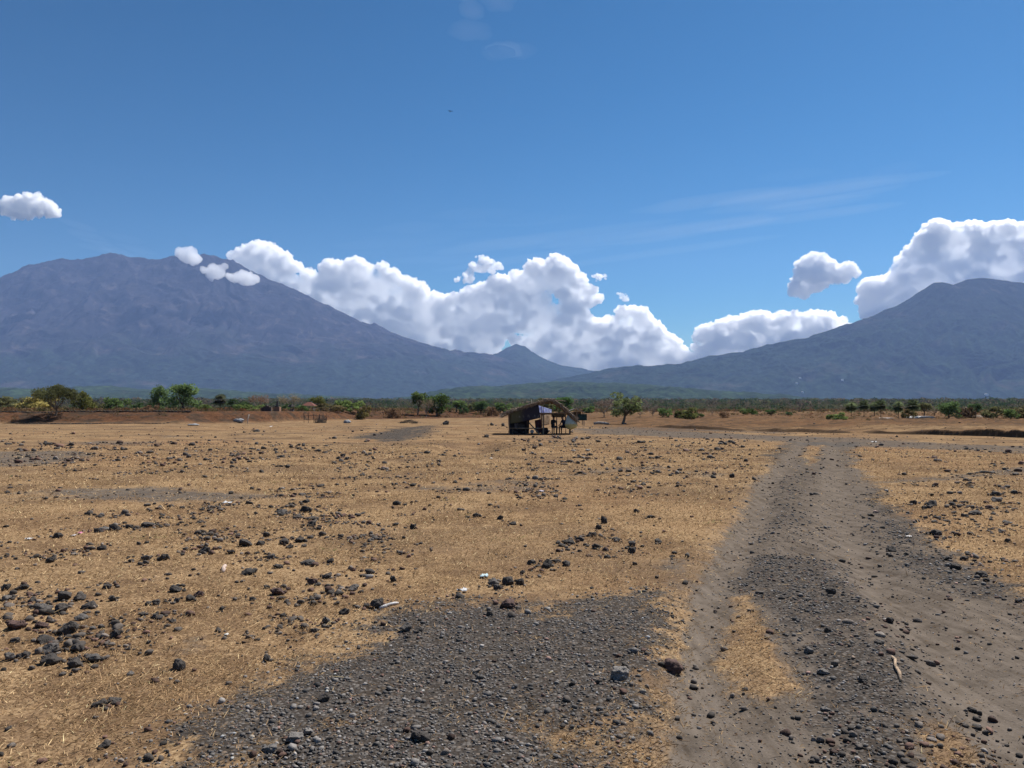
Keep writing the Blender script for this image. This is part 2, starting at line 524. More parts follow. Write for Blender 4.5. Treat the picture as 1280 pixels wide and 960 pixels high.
    c = M.mix(M.attr('wood'), c, M.ramp(M.noise(v, .03, 6, .65), [(.35, (.020, .027, .014)), (.6, (.045, .043, .024)), (.75, (.075, .060, .036))]))
    n3 = M.math('ADD', n3, M.math('MULTIPLY', M.math('MULTIPLY', n6, fd), 1.6))
    hgt = M.math('ADD', M.math('MULTIPLY', n3, .5), M.math('MULTIPLY', M.math('SUBTRACT', 1, vd), M.math('MULTIPLY', fg, .8)))
    return tag(ob('ground', me, M.surf(M.bsdf(c, 1.0, M.bump(hgt, .55, .02), .0))), kind='structure')


# ------------------------------------------------------------------ stones
def rock_templates(n, sub, seed, amp=.32, flatcut=5):
    out = []
    rg = np.random.default_rng(seed)
    for i in range(n):
        b = bmesh.new(); bmesh.ops.create_icosphere(b, subdivisions=sub, radius=1)
        V = np.array([v.co[:] for v in b.verts]); Fc = np.array([[v.index for v in f.verts] for f in b.faces]); b.free()
        for _ in range(flatcut):                       # chop with planes for broken faces
            nrm = rg.normal(size=3); nrm /= np.linalg.norm(nrm); dd = rg.uniform(.52, .85)
            t = V @ nrm - dd; V = V - np.outer(np.maximum(t, 0), nrm) * .92
        o = rg.uniform(0, 99, 3)
        k = 1 + amp * noise(V[:, 0] * 1.1 + o[0], V[:, 1] * 1.1 + o[1], V[:, 2] * 1.1 + o[2]) 
        if sub > 2:
            k = k + .20 * fbm(V[:, 0] * 2.3 + o[0], V[:, 1] * 2.3 + o[1], V[:, 2] * 2.3, oct=4)
        V = V * k[:, None]
        lo, hi = V.min(0), V.max(0)
        V = (V - (lo + hi) / 2) / (hi - lo) * 2        # unit box -1..1
        out.append((V, Fc))
    return out


def scatter_mesh(name, tmpl, P, S, C, seed, sink=.3):
    """many stones in one mesh: P (n,3), S (n,3) half sizes, C (n,3) colours"""
    rg = np.random.default_rng(seed); n = len(P)
    Vs, Ls, Cs = [], [], []; off = 0
    pick = rg.integers(0, len(tmpl), n)
    for k, (tv, tf) in enumerate(tmpl):
        w = np.where(pick == k)[0]
        if not len(w): continue
        a = rg.uniform(0, 2 * math.pi, len(w)); ca, sa = np.cos(a), np.sin(a)
        tl = rg.normal(0, .35, len(w)); ct, st = np.cos(tl), np.sin(tl)
        X = tv[None] * S[w][:, None, :]
        x, y, z = X[..., 0], X[..., 1], X[..., 2]
        y, z = y * ct[:, None] - z * st[:, None], y * st[:, None] + z * ct[:, None]
        x, y = x * ca[:, None] - y * sa[:, None], x * sa[:, None] + y * ca[:, None]
        V = np.stack([x, y, z], -1) + P[w][:, None, :]
        V[..., 2] += (S[w][:, 2] * (1 - 2 * sink))[:, None]
        Vs.append(V.reshape(-1, 3)); m = len(tv)
        Ls.append((tf[None] + (np.arange(len(w)) * m)[:, None, None]).reshape(-1, 3) + off)
        Cs.append(np.repeat(C[w], m, 0)); off += m * len(w)
    L = np.vstack(Ls)
    return mesh_from(name, np.vstack(Vs), L, np.full(len(L), 3), False, None, {'tint': np.vstack(Cs)})


def polar_sample(n, r0, r1, half=40):
    r = np.exp(RNG.uniform(math.log(r0), math.log(r1), n)); t = RNG.uniform(-R(half), R(half), n)
    return r * np.sin(t), r * np.cos(t), r


def stone_mat(name='loose_stone'):
    M = Mat(name); v = M.coord('World')
    c = M.mix(.55, M.attr('tint', 'Color'), M.ramp(M.noise(v, 70, 4, .7), [(.3, .18), (.7, .85)]), 'OVERLAY')
    return M.surf(M.bsdf(c, .85, M.bump(M.noise(v, 130, 3, .7), .5, .006), .25))


def stone_colors(n, pale=.12, red=.12):
    v = RNG.lognormal(math.log(.098), .46, n)
    C = np.stack([v * 1.06, v * .97, v * .89], 1)
    k = RNG.random(n); C[k < red] *= [1.35, .92, .8]; C[k > 1 - pale] *= 1.7
    return np.clip(C, .02, .34)


def make_gravel(mat):
    tm = rock_templates(14, 1, 3, .45, 2)
    x, y, r = polar_sample(430000, 3.0, 30)
    g, d, gr, du = masks(x, y)
    clump = .55 + .75 * fbm(x / .35, y / .35, oct=3, seed=31)
    w = np.maximum(g, 0.30 * d * (1 - .35 * du)) * np.clip(clump, .05, 1.2) * ss(30, 16, r)
    k = RNG.random(len(x)) < w * .62
    x, y, r, g, d = x[k], y[k], r[k], g[k], d[k]
    s = RNG.lognormal(math.log(.0053), .45, len(x)) * np.where(g > .25, 1, .72) * np.clip(r / 6.5, .9, 2.0)
    big = RNG.random(len(x)) < .018; s[big] *= 1.9
    s = np.minimum(s, .036)
    S = np.stack([s * RNG.uniform(.9, 1.5, len(s)), s, s * RNG.uniform(.5, .9, len(s))], 1)
    P = np.stack([x, y, height(x, y, g, d)], 1)
    o = ob('gravel', scatter_mesh('gravel', tm, P, S, stone_colors(len(x), .10, .08), 5), mat)
    return tag(o, kind='stuff')


FIELDS = [([(-60, 700), (60, 655), (140, 640), (330, 610), (420, 600), (520, 640), (530, 690), (420, 780), (330, 790), (240, 775), (130, 830), (-60, 845)], 1.0),
          ([(690, 650), (760, 635), (830, 660), (830, 700), (700, 740), (600, 745), (640, 690)], .5),
          ([(540, 590), (700, 585), (960, 570), (960, 610), (700, 625), (560, 640)], .75),
          ([(1130, 610), (1300, 570), (1300, 740), (1180, 690)], .8),
          ([(0, 560), (260, 548), (460, 560), (300, 590), (0, 600)], .9),
          ([(380, 560), (600, 570), (520, 610), (400, 600)], .7),
          ([(640, 545), (940, 550), (950, 600), (640, 590)], .7),
          ([(940, 555), (1100, 560), (1170, 700), (1290, 790), (1000, 790), (920, 700)], .14),
          ([(960, 740), (1120, 740), (1230, 990), (1040, 990)], .5)]


def field_density(x, y):
    w = np.full(x.shape, .05) + .20 * ss(12, 28, np.hypot(x, y))
    for p, k in FIELDS:
        w = np.maximum(w, k * zone(p, x, y, .8))
    return w * np.clip(.25 + 1.9 * fbm(x / 1.1, y / 1.1, oct=3, seed=41) + .5 * noise(x / 6, y / 6, seed=44), 0.03, 2.4)


def make_rubble(mat):
    tm = rock_templates(16, 2, 23, .45, 4)
    x, y, r = polar_sample(150000, 4, 85)
    w = field_density(x, y); g, d, gr, du = masks(x, y)
    w = w * (1 - .6 * ss(.3, .8, g) * ss(9, 7, r)) + .10 * gr
    k = RNG.random(len(x)) < w * .62
    x, y, r = x[k], y[k], r[k]
    s = RNG.lognormal(math.log(.0120), .50, len(x)) * np.clip(r / 12, .8, 2.6) ** .7
    s = np.minimum(s, .012 + .0026 * r)
    S = np.stack([s * RNG.uniform(.9, 1.6, len(s)), s * RNG.uniform(.8, 1.2, len(s)), s * RNG.uniform(.5, .95, len(s))], 1)
    P = np.stack([x, y, height(x, y, *masks(x, y)[:2])], 1)
    cx, cy2, cr = polar_sample(90000, 5, 125)
    cw = field_density(cx, cy2); cm = masks(cx, cy2)
    kk = RNG.random(len(cx)) < np.clip(cw - .17, 0, 2) * .11 * (1 - np.clip(cm[0] + cm[1], 0, 1) * .85)
    cx, cy2, cr = cx[kk], cy2[kk], cr[kk]; cs_ = np.clip(RNG.lognormal(math.log(.030), .42, len(cx)) * np.clip(cr / 14, .85, 2.6), .012, np.clip(.018 + .0030 * cr, 0, .14))
    P = np.vstack([P, np.stack([cx, cy2, ground_z(cx, cy2)], 1)]); S = np.vstack([S, np.stack([cs_ * 1.25, cs_ * RNG.uniform(.8, 1.1, len(cs_)), cs_ * RNG.uniform(.55, .95, len(cs_))], 1)]); x = np.append(x, cx)
    # broken bits lying round the surveyed rocks
    bx, by, bs = [], [], []
    for row in ROCKS.replace('\n', '|').split('|'):
        a = row.split(); q = flat(float(a[0]), float(a[1])); W = float(a[2]) * q[1] / F
        for _ in range(RNG.integers(3, 9)):
            an, rr = RNG.uniform(0, 6.28), W * RNG.uniform(.4, 1.5)
            bx.append(q[0] + math.cos(an) * rr); by.append(q[1] + math.sin(an) * rr * 1.6); bs.append(W * RNG.uniform(.06, .22))
    bx, by, bs = np.array(bx), np.array(by), np.array(bs)
    B3 = np.stack([bs * 1.2, bs, bs * .8], 1)
    P = np.vstack([P, np.stack([bx, by, ground_z(bx, by)], 1)]); S = np.vstack([S, B3]); x = np.append(x, bx)
    C = stone_colors(len(x), .08, .25) * [.64, .58, .53]
    o = ob('rubble', scatter_mesh('rubble', tm, P, S, C, 6, .25), mat)
    return tag(o, kind='stuff')


# hand surveyed rocks: px, base py, width px, height px, tone (k black, g grey, r reddish, p pale)
ROCKS = """14 788 27 13 r|49 786 17 9 r|80 796 25 18 k|52 806 24 9 k|55 819 26 13 g|58 833 25 13 k|25 824 18 9 k|93 819 17 11 k|90 836 18 13 k|114 830 22 10 g|8 827 14 12 g|15 806 14 7 k
143 799 14 11 k|193 758 12 9 k|182 758 10 6 k|107 763 18 9 k|98 777 18 8 g|73 769 18 14 k|50 767 26 12 g|96 753 16 10 k|76 753 16 14 k|131 738 13 7 k|139 753 10 8 k|202 701 14 10 k|181 701 14 7 g|125 688 12 8 k
60 704 14 9 k|141 664 14 11 k|130 663 17 5 p|121 666 12 7 k|182 660 18 7 k|160 661 10 6 k|70 673 12 8 k|24 738 16 8 k|5 739 12 10 k|5 753 12 8 g|220 842 17 17 k|333 832 12 9 k|120 888 20 9 k|139 882 18 8 k
127 939 16 9 k|160 847 11 5 g|403 890 17 11 k|365 943 24 12 p|384 934 12 9 p|336 954 24 9 p|383 641 17 9 k|382 629 10 5 k|350 644 14 8 g|388 659 12 8 k|389 651 16 5 k|332 672 9 8 k|304 684 18 10 k|324 683 10 7 k
353 681 14 8 k|374 679 14 8 k|361 686 10 6 k|253 693 16 10 k|287 694 11 6 k|346 711 14 6 k|384 707 21 8 g|412 705 10 7 k|309 720 22 8 k|338 700 12 8 g|390 732 14 9 r|407 724 14 8 k|440 740 17 8 g|345 746 18 10 r
315 752 9 6 k|391 758 12 7 k|429 770 14 9 k|469 764 18 16 k|457 761 10 6 k|407 781 11 11 g|391 794 12 6 k|420 758 8 5 k|276 765 8 6 k|353 772 9 5 k|217 741 16 10 k|237 753 12 9 k|246 747 12 9 r|220 754 8 7 k
491 728 10 9 k|617 733 15 10 g|636 732 16 13 k|650 732 11 10 k|622 738 12 7 k|575 753 13 7 k|684 711 13 14 k|665 706 12 7 k|709 709 12 9 k|697 704 11 5 k|653 718 7 6 k|755 655 9 12 k|749 662 8 8 k|741 672 12 8 k
712 681 14 8 k|726 677 12 6 k|703 684 10 5 k|746 687 12 8 k|757 689 9 6 r|791 692 12 9 k|790 684 12 9 g|770 677 12 7 k|823 679 10 6 k|516 662 9 8 k|596 647 12 7 k|625 650 8 7 k|641 657 10 5 k|760 699 8 6 k
796 641 8 6 k|814 648 10 5 k|635 767 22 13 r|506 797 16 13 g|524 799 12 7 k|612 779 9 7 k|776 862 26 19 p|843 840 27 18 r|525 943 27 14 k|781 843 8 5 k|1040 745 13 10 k|1114 775 12 9 k|1036 793 10 7 k
1216 880 11 7 k|1103 810 11 6 g|1033 890 12 6 p|1013 820 13 9 p|1032 847 17 7 p|1080 857 11 8 k|1143 631 10 7 k|1168 633 14 8 k|1157 637 7 5 k|1222 644 15 7 k|1195 628 7 5 k|1270 618 10 6 k|1248 620 12 6 g
1250 628 14 7 g|1173 669 15 9 k|1215 669 9 4 k|1255 667 9 5 g|1262 679 8 6 k|1230 722 15 10 k|1208 700 11 6 k|1197 711 14 9 k|1117 689 14 8 k|1090 644 9 4 k|1262 655 12 5 g|557 531 8 7 k|615 532 5 5 k|629 533 5 5 k
608 547 7 5 k|57 556 13 4 k|8 556 10 3 k|319 540 10 4 k|422 574 6 5 k|428 571 7 5 k|433 575 7 5 g|426 577 7 4 g|735 549 5 3 k|80 583 5 4 k|1080 858 10 6 g|1187 700 10 6 k|1276 753 12 6 k|666 589 6 4 k"""
TONE = {'k': (.048, .041, .036), 'g': (.090, .080, .072), 'r': (.070, .042, .035), 'p': (.145, .132, .120)}
WORD = {'k': 'black', 'g': 'grey', 'r': 'reddish brown', 'p': 'pale grey'}


def rock_mat():
    M = Mat('lava_rock'); v = M.coord('Object')
    base = M.n('ShaderNodeObjectInfo').outputs['Color']
    w = M.coord('World')
    c = M.mix(.5, base, M.ramp(M.noise(w, 26, 5, .7), [(.3, .22), (.7, .8)]), 'OVERLAY')
    pit = M.smooth(M.voro(w, 75), .15, .45)
    c = M.mix(M.math('MULTIPLY', M.math('SUBTRACT', 1, pit), .45), c, (.02, .018, .017))
    h = M.math('ADD', M.noise(w, 40, 4, .7), M.math('MULTIPLY', pit, .5))
    return M.surf(M.bsdf(c, .88, M.bump(h, .7, .012), .25))


UNIQUE = {
    (14, 788): 'large reddish black slab rock at the left edge of the dense scatter', (49, 786): 'small red brown rock beside the long reddish slab',
    (80, 796): 'big black craggy lump rock in front of the dense scatter', (55, 819): 'broad grey rock leaning behind a smooth black one',
    (58, 833): 'smooth oval black rock touching a broad grey one', (90, 836): 'angular dark rock at the front of the leftmost cluster',
    (114, 830): 'low grey rock rightmost of the leftmost front cluster', (220, 842): 'pointed black rock standing alone on dry grass left of the gravel',
    (333, 832): 'small round dark rock alone at the upper left gravel edge', (403, 890): 'dark pitted stone half sunk in the left part of the gravel',
    (365, 943): 'largest pale stone of the pale group at the bottom of the gravel', (130, 663): 'flat pale slab stone beside a black peaked rock',
    (141, 664): 'black peaked rock at the far rim of the left scatter', (469, 764): 'largest dark boulder at the top left gravel edge',
    (635, 767): 'brown flat topped rock alone at the far gravel edge', (506, 797): 'grey topped rock in the upper left gravel',
    (776, 862): 'pale grey rounded stone at the right side of the gravel patch', (843, 840): 'reddish purple rock on straw between gravel and wheel track',
    (525, 943): 'dark rough rock sunk in the gravel near the bottom', (1040, 745): 'black angular rock alone on the gravel of the track',
    (684, 711): 'upright pointed black rock in the middle row of rocks', (755, 655): 'tall pointed black rock at the top of the arrow shaped rock cluster',
    (791, 692): 'black rock stacked under a grey one right of the arrow cluster', (790, 684): 'grey rock resting above a black one right of the arrow cluster',
    (636, 732): 'black rock in the middle of a tight row of three', (617, 733): 'grey leftmost rock of a tight row of three', (650, 732): 'dark rightmost rock of a tight row of three',
    (1230, 722): 'black wedge shaped rock at the right verge of the track', (1173, 669): 'squat black rock nearest the track on the right grass',
    (1222, 644): 'wide black rock in the middle of the right grass', (1117, 689): 'dark broken rock on the right shoulder of the track',
    (608, 547): 'lone black rock on bare grass left of the thatched hut', (557, 531): 'round black rock far off on the grass midway to the bank',
    (345, 746): 'reddish craggy rock on open straw below the scatter', (440, 740): 'flat grey half buried stone on open straw',
    (491, 728): 'small round black rock alone on open straw', (383, 641): 'dark mound shaped rock at the far right of the scatter', (390, 732): 'dull red rock right of the dense scatter',
}


def zone_of(px, py):
    if py < 600: return 'far out on the dry plain', 'far rocks on the plain'
    if px > 1125 and py < 735: return 'in the dry grass right of the track', 'rocks in the grass right of the track'
    if px > 880: return 'lying on the stony track', 'rocks on the stony track'
    if px > 560 and py < 720: return 'in the arrow shaped cluster past the gravel', 'rocks of the arrow shaped cluster'
    if px > 430 and py < 770: return 'along the far edge of the gravel patch', 'rocks along the far gravel edge'
    if py > 770 and px > 300: return 'lying on the gravel patch', 'rocks on the gravel patch'
    if px < 150: return 'in the crowded left scatter', 'rocks of the crowded left scatter'
    return 'in the looser scatter across the straw', 'rocks of the looser scatter'


def make_rocks():
    mat = rock_mat()
    tm = rock_templates(12, 4, 77, .30, 7)
    meshes = []
    for i, (V, Fc) in enumerate(tm):
        me = mesh_from('rock', V, Fc.ravel(), np.full(len(Fc), 3), False); me.materials.append(mat); meshes.append(me)
    items = []
    for row in ROCKS.replace('\n', '|').split('|'):
        a = row.split()
        items.append((*map(float, a[:4]), a[4]))
    surveyed = len(items)
    # further rocks of the stone fields
    tries = 0
    while len(items) < 292 and tries < 20000:
        tries += 1
        px, py = random.uniform(-20, 1290), random.uniform(560, 880)
        p = flat(px, py)
        w = float(field_density(np.array([p[0]]), np.array([p[1]]))[0])
        if random.random() > w * .55 or (240 < px < 870 and py > 745) or px > 860 and py > 575 and px < 1140 + (py - 575) * .7: continue
        k = (py - 512) / 270
        wd = random.uniform(5.5, 11.5) * max(.62, min(1.15, k))
        if any(abs(px - i[0]) < (wd + i[2]) * .5 and abs(py - i[1]) < 5 for i in items): continue
        items.append((px, py, wd, wd * random.uniform(.42, .72), random.choice('kkkkkggr')))
    for i, (px, py, w, h, t) in enumerate(items):
        p = hit(px, py)
        d = p[1]; s = d / F
        W, H = w * s * .93, h * s * .9
        up = .20                                    # sunk share
        me = meshes[random.randrange(12)]
        dep = W * random.uniform(.8, 1.05)
        o = ob('rock', me, None, None, (p[0], p[1] + dep * .42, p[2] + H * .5 - H * up), (random.gauss(0, .12), random.gauss(0, .12), random.choice((0, math.pi)) + random.gauss(0, .5)), (W * .52, dep * .52, H * .60))
        c = TONE[t]; v = random.uniform(.8, 1.25); o.color = (c[0] * v, c[1] * v, c[2] * v, 1)
        key = (int(px), int(py))
        if i < surveyed and key in UNIQUE:
            tag(o, UNIQUE[key], 'rock', 'loose volcanic rocks')
        else:
            z, g = zone_of(px, py)
            size = 'broad' if w > 13 else 'small'
            tag(o, f'{size} {WORD[t]} volcanic rock {z}', 'rock', f'{size} {WORD[t]} {g}')


# ------------------------------------------------------------------ grass
def make_grass():
    x, y, r = polar_sample(760000, 3.1, 42)
    g, d, gr, du = masks(x, y)
    patch = np.clip(.75 + .7 * fbm(x / 1.1, y / 1.1, oct=3, seed=61), .12, 1.2)
    fleck = ss(.25, .6, fbm(x / .30, y / .13, oct=3, seed=67))
    bare = np.clip(1 - 1.15 * np.maximum(g, np.maximum(.95 * d, .8 * gr)), 0, 1) + .16 * fleck * np.maximum(d, g)
    k = RNG.random(len(x)) < bare * patch * .8 + .012
    x, y, r, g, d = x[k], y[k], r[k], g[k], d[k]; n = len(x)
    z = height(x, y, g, d)
    ln = RNG.lognormal(math.log(.032), .45, n) * np.clip(r / 7, 1, 3.2) ** .5
    wd = .0013 * np.clip(r / 3.6, 1, 9) * RNG.uniform(.7, 1.5, n)
    a = RNG.uniform(0, 2 * math.pi, n) + .5 * noise(x / .8, y / .8, seed=64); e = np.abs(RNG.normal(.20, .30, n))
    tuft = ss(.42, .75, noise(x / .17, y / .17, seed=68) + .35 * noise(x / 1.4, y / 1.4, seed=69)); e = e + tuft * RNG.uniform(.2, 1.0, n); ln = ln * (1 + .9 * tuft)
    dx, dy, dz = np.cos(a) * np.cos(e), np.sin(a) * np.cos(e), np.sin(e)
    px, py = -np.sin(a) * wd, np.cos(a) * wd
    B = np.stack([x, y, z - .003], 1)
    V = np.empty((n, 4, 3)); side = np.stack([px, py, np.zeros(n)], 1); dr = np.stack([dx, dy, dz], 1) * ln[:, None]
    V[:, 0] = B - side; V[:, 1] = B + side; V[:, 2] = B + dr * .6 + side * .7 + [0, 0, .004]; V[:, 3] = B + dr * 1.0 - side * .3
    L = np.arange(n * 4).reshape(n, 4)
    v = np.clip(RNG.lognormal(0, .28, n), .45, 1.7)
    C = np.stack([.318 * v, .210 * v, .114 * v], 1)
    q = RNG.random(n); C[q < .22] = np.stack([.17 * v, .106 * v, .060 * v], 1)[q < .22]
    pale = q > .82; C[pale] = np.stack([.52 * v, .375 * v, .21 * v], 1)[pale]
    grn = (fbm(x / .9, y / .9, oct=2, seed=66) > .62) & (RNG.random(n) < .35)
    C[grn] = np.stack([.13 * v, .135 * v, .05 * v], 1)[grn]
    me = mesh_from('dry_grass', V.reshape(-1, 3), L, np.full(n, 4), False, None, {'tint': np.repeat(np.clip(C, 0, .75), 4, 0)})
    M = Mat('straw_blades')
    return tag(ob('dry_grass', me, M.surf(M.leafy(M.attr('tint', 'Color'), .25))), kind='stuff')


# ------------------------------------------------------------------ trees
def leaf_cloud(P, s, rg, flat_=.0, aspect=2.0):
    """leaf faces at P, random directions, size s"""
    n = len(P)
    u = rg.normal(size=(n, 3)); u /= np.linalg.norm(u, axis=1)[:, None]
    w = rg.normal(size=(n, 3)); w[:, 2] += flat_; w = np.cross(u, w); w /= np.linalg.norm(w, axis=1)[:, None] + 1e-9
    sz = s * rg.uniform(.6, 1.4, n)
    a = u * (sz * aspect / 2)[:, None]; b = w * (sz / 2)[:, None]
    V = np.stack([P - a, P + b * .9, P + a, P - b], 1)
    return V


def crown_mesh(name, clumps, leaves, size, seed, mat, aspect=1.8):
    """clumps: list of (centre, radii); leaves hang mostly in the shell of each clump"""
    rg = np.random.default_rng(seed)
    vol = np.array([np.prod(c[1]) ** (2 / 3) for c in clumps]); cnt = (vol / vol.sum() * leaves).astype(int) + 3
    Vs, Cs = [], []
    for (c, rad), k in zip(clumps, cnt):
        d = rg.normal(size=(k, 3)); d /= np.linalg.norm(d, axis=1)[:, None]
        rr = rg.uniform(.25, 1, k) ** .45 * (1 + .35 * noise(d[:, 0] * 2.2 + seed, d[:, 1] * 2.2 + c[0], d[:, 2] * 2.2 + c[1]))
        P = np.array(c) + d * rr[:, None] * np.array(rad)
        V = leaf_cloud(P, size, rg, 0, aspect)
        Vs.append(V.reshape(-1, 3))
        t = np.clip(rg.normal(1, .18) * rg.normal(1, .16, k), .55, 1.6)
        Cs.append(np.repeat(t, 4))
    V = np.vstack(Vs); n = len(V) // 4
    me = mesh_from(name, V, np.arange(n * 4), np.full(n, 4), False, {'shade': np.concatenate(Cs)})
    me.materials.append(mat)
    return me


def leaf_mat():
    M = Mat('leaf'); base = M.n('ShaderNodeObjectInfo').outputs['Color']
    sh = M.attr('shade')
    cc = M.n('ShaderNodeCombineColor'); [M.link(sh, cc.inputs[i]) for i in range(3)]
    return M.surf(M.leafy(M.mix(1.0, base, cc.outputs[0], 'MULTIPLY'), .55))


def limbs(seed, top, spread, n=5, r0=.05, base=.0, lean=(0, 0), fork=.35, twigs=0):
    """tapered trunk that forks; unit tree of height 1"""
    rg = random.Random(seed); m = MB()
    f = Vector((lean[0] * fork, lean[1] * fork, fork))
    m.bent([(0, 0, base - .02), f * .5 + Vector((.01, .01, 0)), f], [r0 * 1.2, r0, r0 * .8])
    ends = []
    for i in range(n):
        a = i * 2 * math.pi / n + rg.uniform(-.4, .4); s = spread * rg.uniform(.6, 1)
        e = Vector((lean[0] + math.cos(a) * s, lean[1] + math.sin(a) * s, top * rg.uniform(.78, 1)))
        mid = f.lerp(e, .5) + Vector((math.cos(a) * s * .18, math.sin(a) * s * .18, -.02))
        m.bent([f - Vector((0, 0, .02)), mid, e], [r0 * .6, r0 * .4, r0 * .15], 5); ends.append(e)
        for k in range(twigs):
            q = mid.lerp(e, rg.uniform(.0, 1)); v = Vector((rg.uniform(-1, 1), rg.uniform(-1, 1), rg.uniform(.1, 1.2))) * spread * rg.uniform(.35, .7)
            m.bent([q, q + v * .55 + Vector((0, 0, .01)), q + v], [r0 * .22, r0 * .15, r0 * .05], 4)
    return m, ends


def fan_palm(seed, mat):
    """unit palmyra palm: ragged ball of stiff fan leaves"""
    rg = np.random.default_rng(seed); Vs, Ls, Cs = [], [], []; off = 0
    for i in range(34):
        a = rg.uniform(0, 2 * math.pi); e = rg.uniform(-1.0, 1.35)
        dirv = np.array([math.cos(a) * math.cos(e), math.sin(a) * math.cos(e), math.sin(e)])
        side = np.cross(dirv, [0, 0, 1.]); side /= np.linalg.norm(side) + 1e-6; upv = np.cross(side, dirv)
        st = np.array([0, 0, .60]) + dirv * .10; ln = rg.uniform(.24, .33); dead = e < -.5
        sh = rg.uniform(.7, 1.25) * (1.0)
        for k in range(9):
            b = (k - 4) * .30
            d2 = dirv * math.cos(b) + side * math.sin(b)
            d2 = d2 - np.array([0, 0, .10])
            p1 = st + d2 * ln; wv = (side * math.cos(b) - dirv * math.sin(b)) * .024
            Vs += [st - wv * .3, st + d2 * ln * .6 + wv + upv * .008, p1, st + d2 * ln * .6 - wv]
            Ls += [off, off + 1, off + 2, off + 3]; off += 4; Cs += [sh * (1.5 if dead else 1)] * 4
        q = np.array([0, 0, .60]); wv = side * .006
        Vs += [q - wv, q + wv, st + wv, st - wv]; Ls += [off, off + 1, off + 2, off + 3]; off += 4; Cs += [sh] * 4
    me = mesh_from('palm_crown', np.array(Vs), Ls, np.full(off // 4, 4), False, {'shade': Cs}); me.materials.append(mat)
    return me


def make_kinds():
    lm = leaf_mat()
    bark = simple('bark', (.10, .075, .055), (.17, .13, .10), 9, .95, .6, .01, (1, 1, .25))
    dry = simple('dry_bark', (.19, .15, .12), (.30, .24, .19), 9, .95, .6, .01, (1, 1, .25))
    K = {}

    def add(kind, crown, trunk, tm=bark):
        me = None
        if trunk is not None:
            o = trunk.build('trunk', tm); me = o.data; bpy.data.objects.remove(o)
        K[kind] = (crown, me)
    for v in range(3):                                     # broad round tree
        rg = random.Random(40 + v); t, e = limbs(v, .72, .26, 6, .035, fork=.22)
        cl = [((q.x * 1.1, q.y * 1.1, q.z + rg.uniform(-.06, .1)), (rg.uniform(.17, .24), rg.uniform(.17, .24), rg.uniform(.13, .19))) for q in e]
        cl += [((rg.uniform(-.18, .18), rg.uniform(-.18, .18), rg.uniform(.5, .84)), (.19, .19, .15)) for _ in range(5)]
        cl += [((rg.uniform(-.36, .36), rg.uniform(-.3, .3), rg.uniform(.14, .5)), (.15, .15, .13)) for _ in range(11)]
        add(f'round{v}', crown_mesh('crown', cl, 2500, .036, 50 + v, lm), t)
    for v in range(4):                                     # low bush, leafy to the ground
        rg = random.Random(80 + v); t, e = limbs(10 + v, .7, .34, 6, .022, fork=.1)
        cl = [((rg.uniform(-.42, .42), rg.uniform(-.4, .4), rg.uniform(.15, .72)), (rg.uniform(.12, .24), rg.uniform(.12, .24), rg.uniform(.12, .24))) for _ in range(12)]
        add(f'bush{v}', crown_mesh('crown', cl, 1500, .055, 90 + v, lm), t)
    rg = random.Random(5)                                  # flat topped acacia
    t, e = limbs(21, .66, .46, 8, .04, fork=.2)
    cl = [((math.cos(a) * q, math.sin(a) * q, .74 - .30 * q * q + rg.uniform(-.05, .07)), (.2, .2, .14)) for a, q in [(rg.uniform(0, 6.28), rg.uniform(0, .62) ** .7) for _ in range(46)]]
    add('acacia', crown_mesh('crown', cl, 7500, .026, 6, lm, 2.2), t)
    for v in range(3):                                     # thin leaning tree, gaps in the crown
        rg = random.Random(120 + v); t, e = limbs(30 + v, .85, .26, 6, .028, lean=(.10, 0), fork=.3, twigs=3)
        cl = [((q.x + rg.uniform(-.08, .08), q.y + rg.uniform(-.08, .08), q.z - rg.uniform(-.08, .25)), (rg.uniform(.08, .15), .12, rg.uniform(.09, .15))) for q in e for _ in range(3)]
        add(f'thin{v}', crown_mesh('crown', cl, 1300, .034, 130 + v, lm, 2.4), t)
    rg = random.Random(77); t, e = limbs(33, .9, .26, 8, .030, lean=(.22, 0), fork=.26, twigs=4)
    cl = [((rg.uniform(-.18, .40), rg.uniform(-.25, .25), rg.uniform(.30, .92)), (rg.uniform(.07, .13), .11, rg.uniform(.08, .13))) for _ in range(26)]
    add('lean0', crown_mesh('crown', cl, 1700, .026, 140, lm, 2.6), t)
    for v in range(3):                                     # leafless dry tree: many twigs and few dry leaves
        rg = random.Random(160 + v); t, e = limbs(50 + v, .9, .34, 8, .02, fork=.18, twigs=9)
        cl = [((q.x, q.y, q.z - rg.uniform(0, .25)), (.16, .16, .16)) for q in e for _ in range(2)]
        add(f'bare{v}', crown_mesh('crown', cl, 420, .022, 170 + v, lm, 3.5), t, dry)
    for v in range(2):
        t = MB(); t.bent([(0, 0, -.02), (.006, .0, .3), (-.004, 0, .5), (0, 0, .61)], [.04, .03, .027, .026], 8)
        add(f'palm{v}', fan_palm(200 + v, lm), t)
    return K


GREEN, DARK, LIME, OLIVE, YELL, DRYC, PALM = (.120, .175, .062), (.078, .125, .052), (.150, .200, .065), (.165, .165, .078), (.32, .27, .095), (.22, .14, .085), (.105, .130, .065)
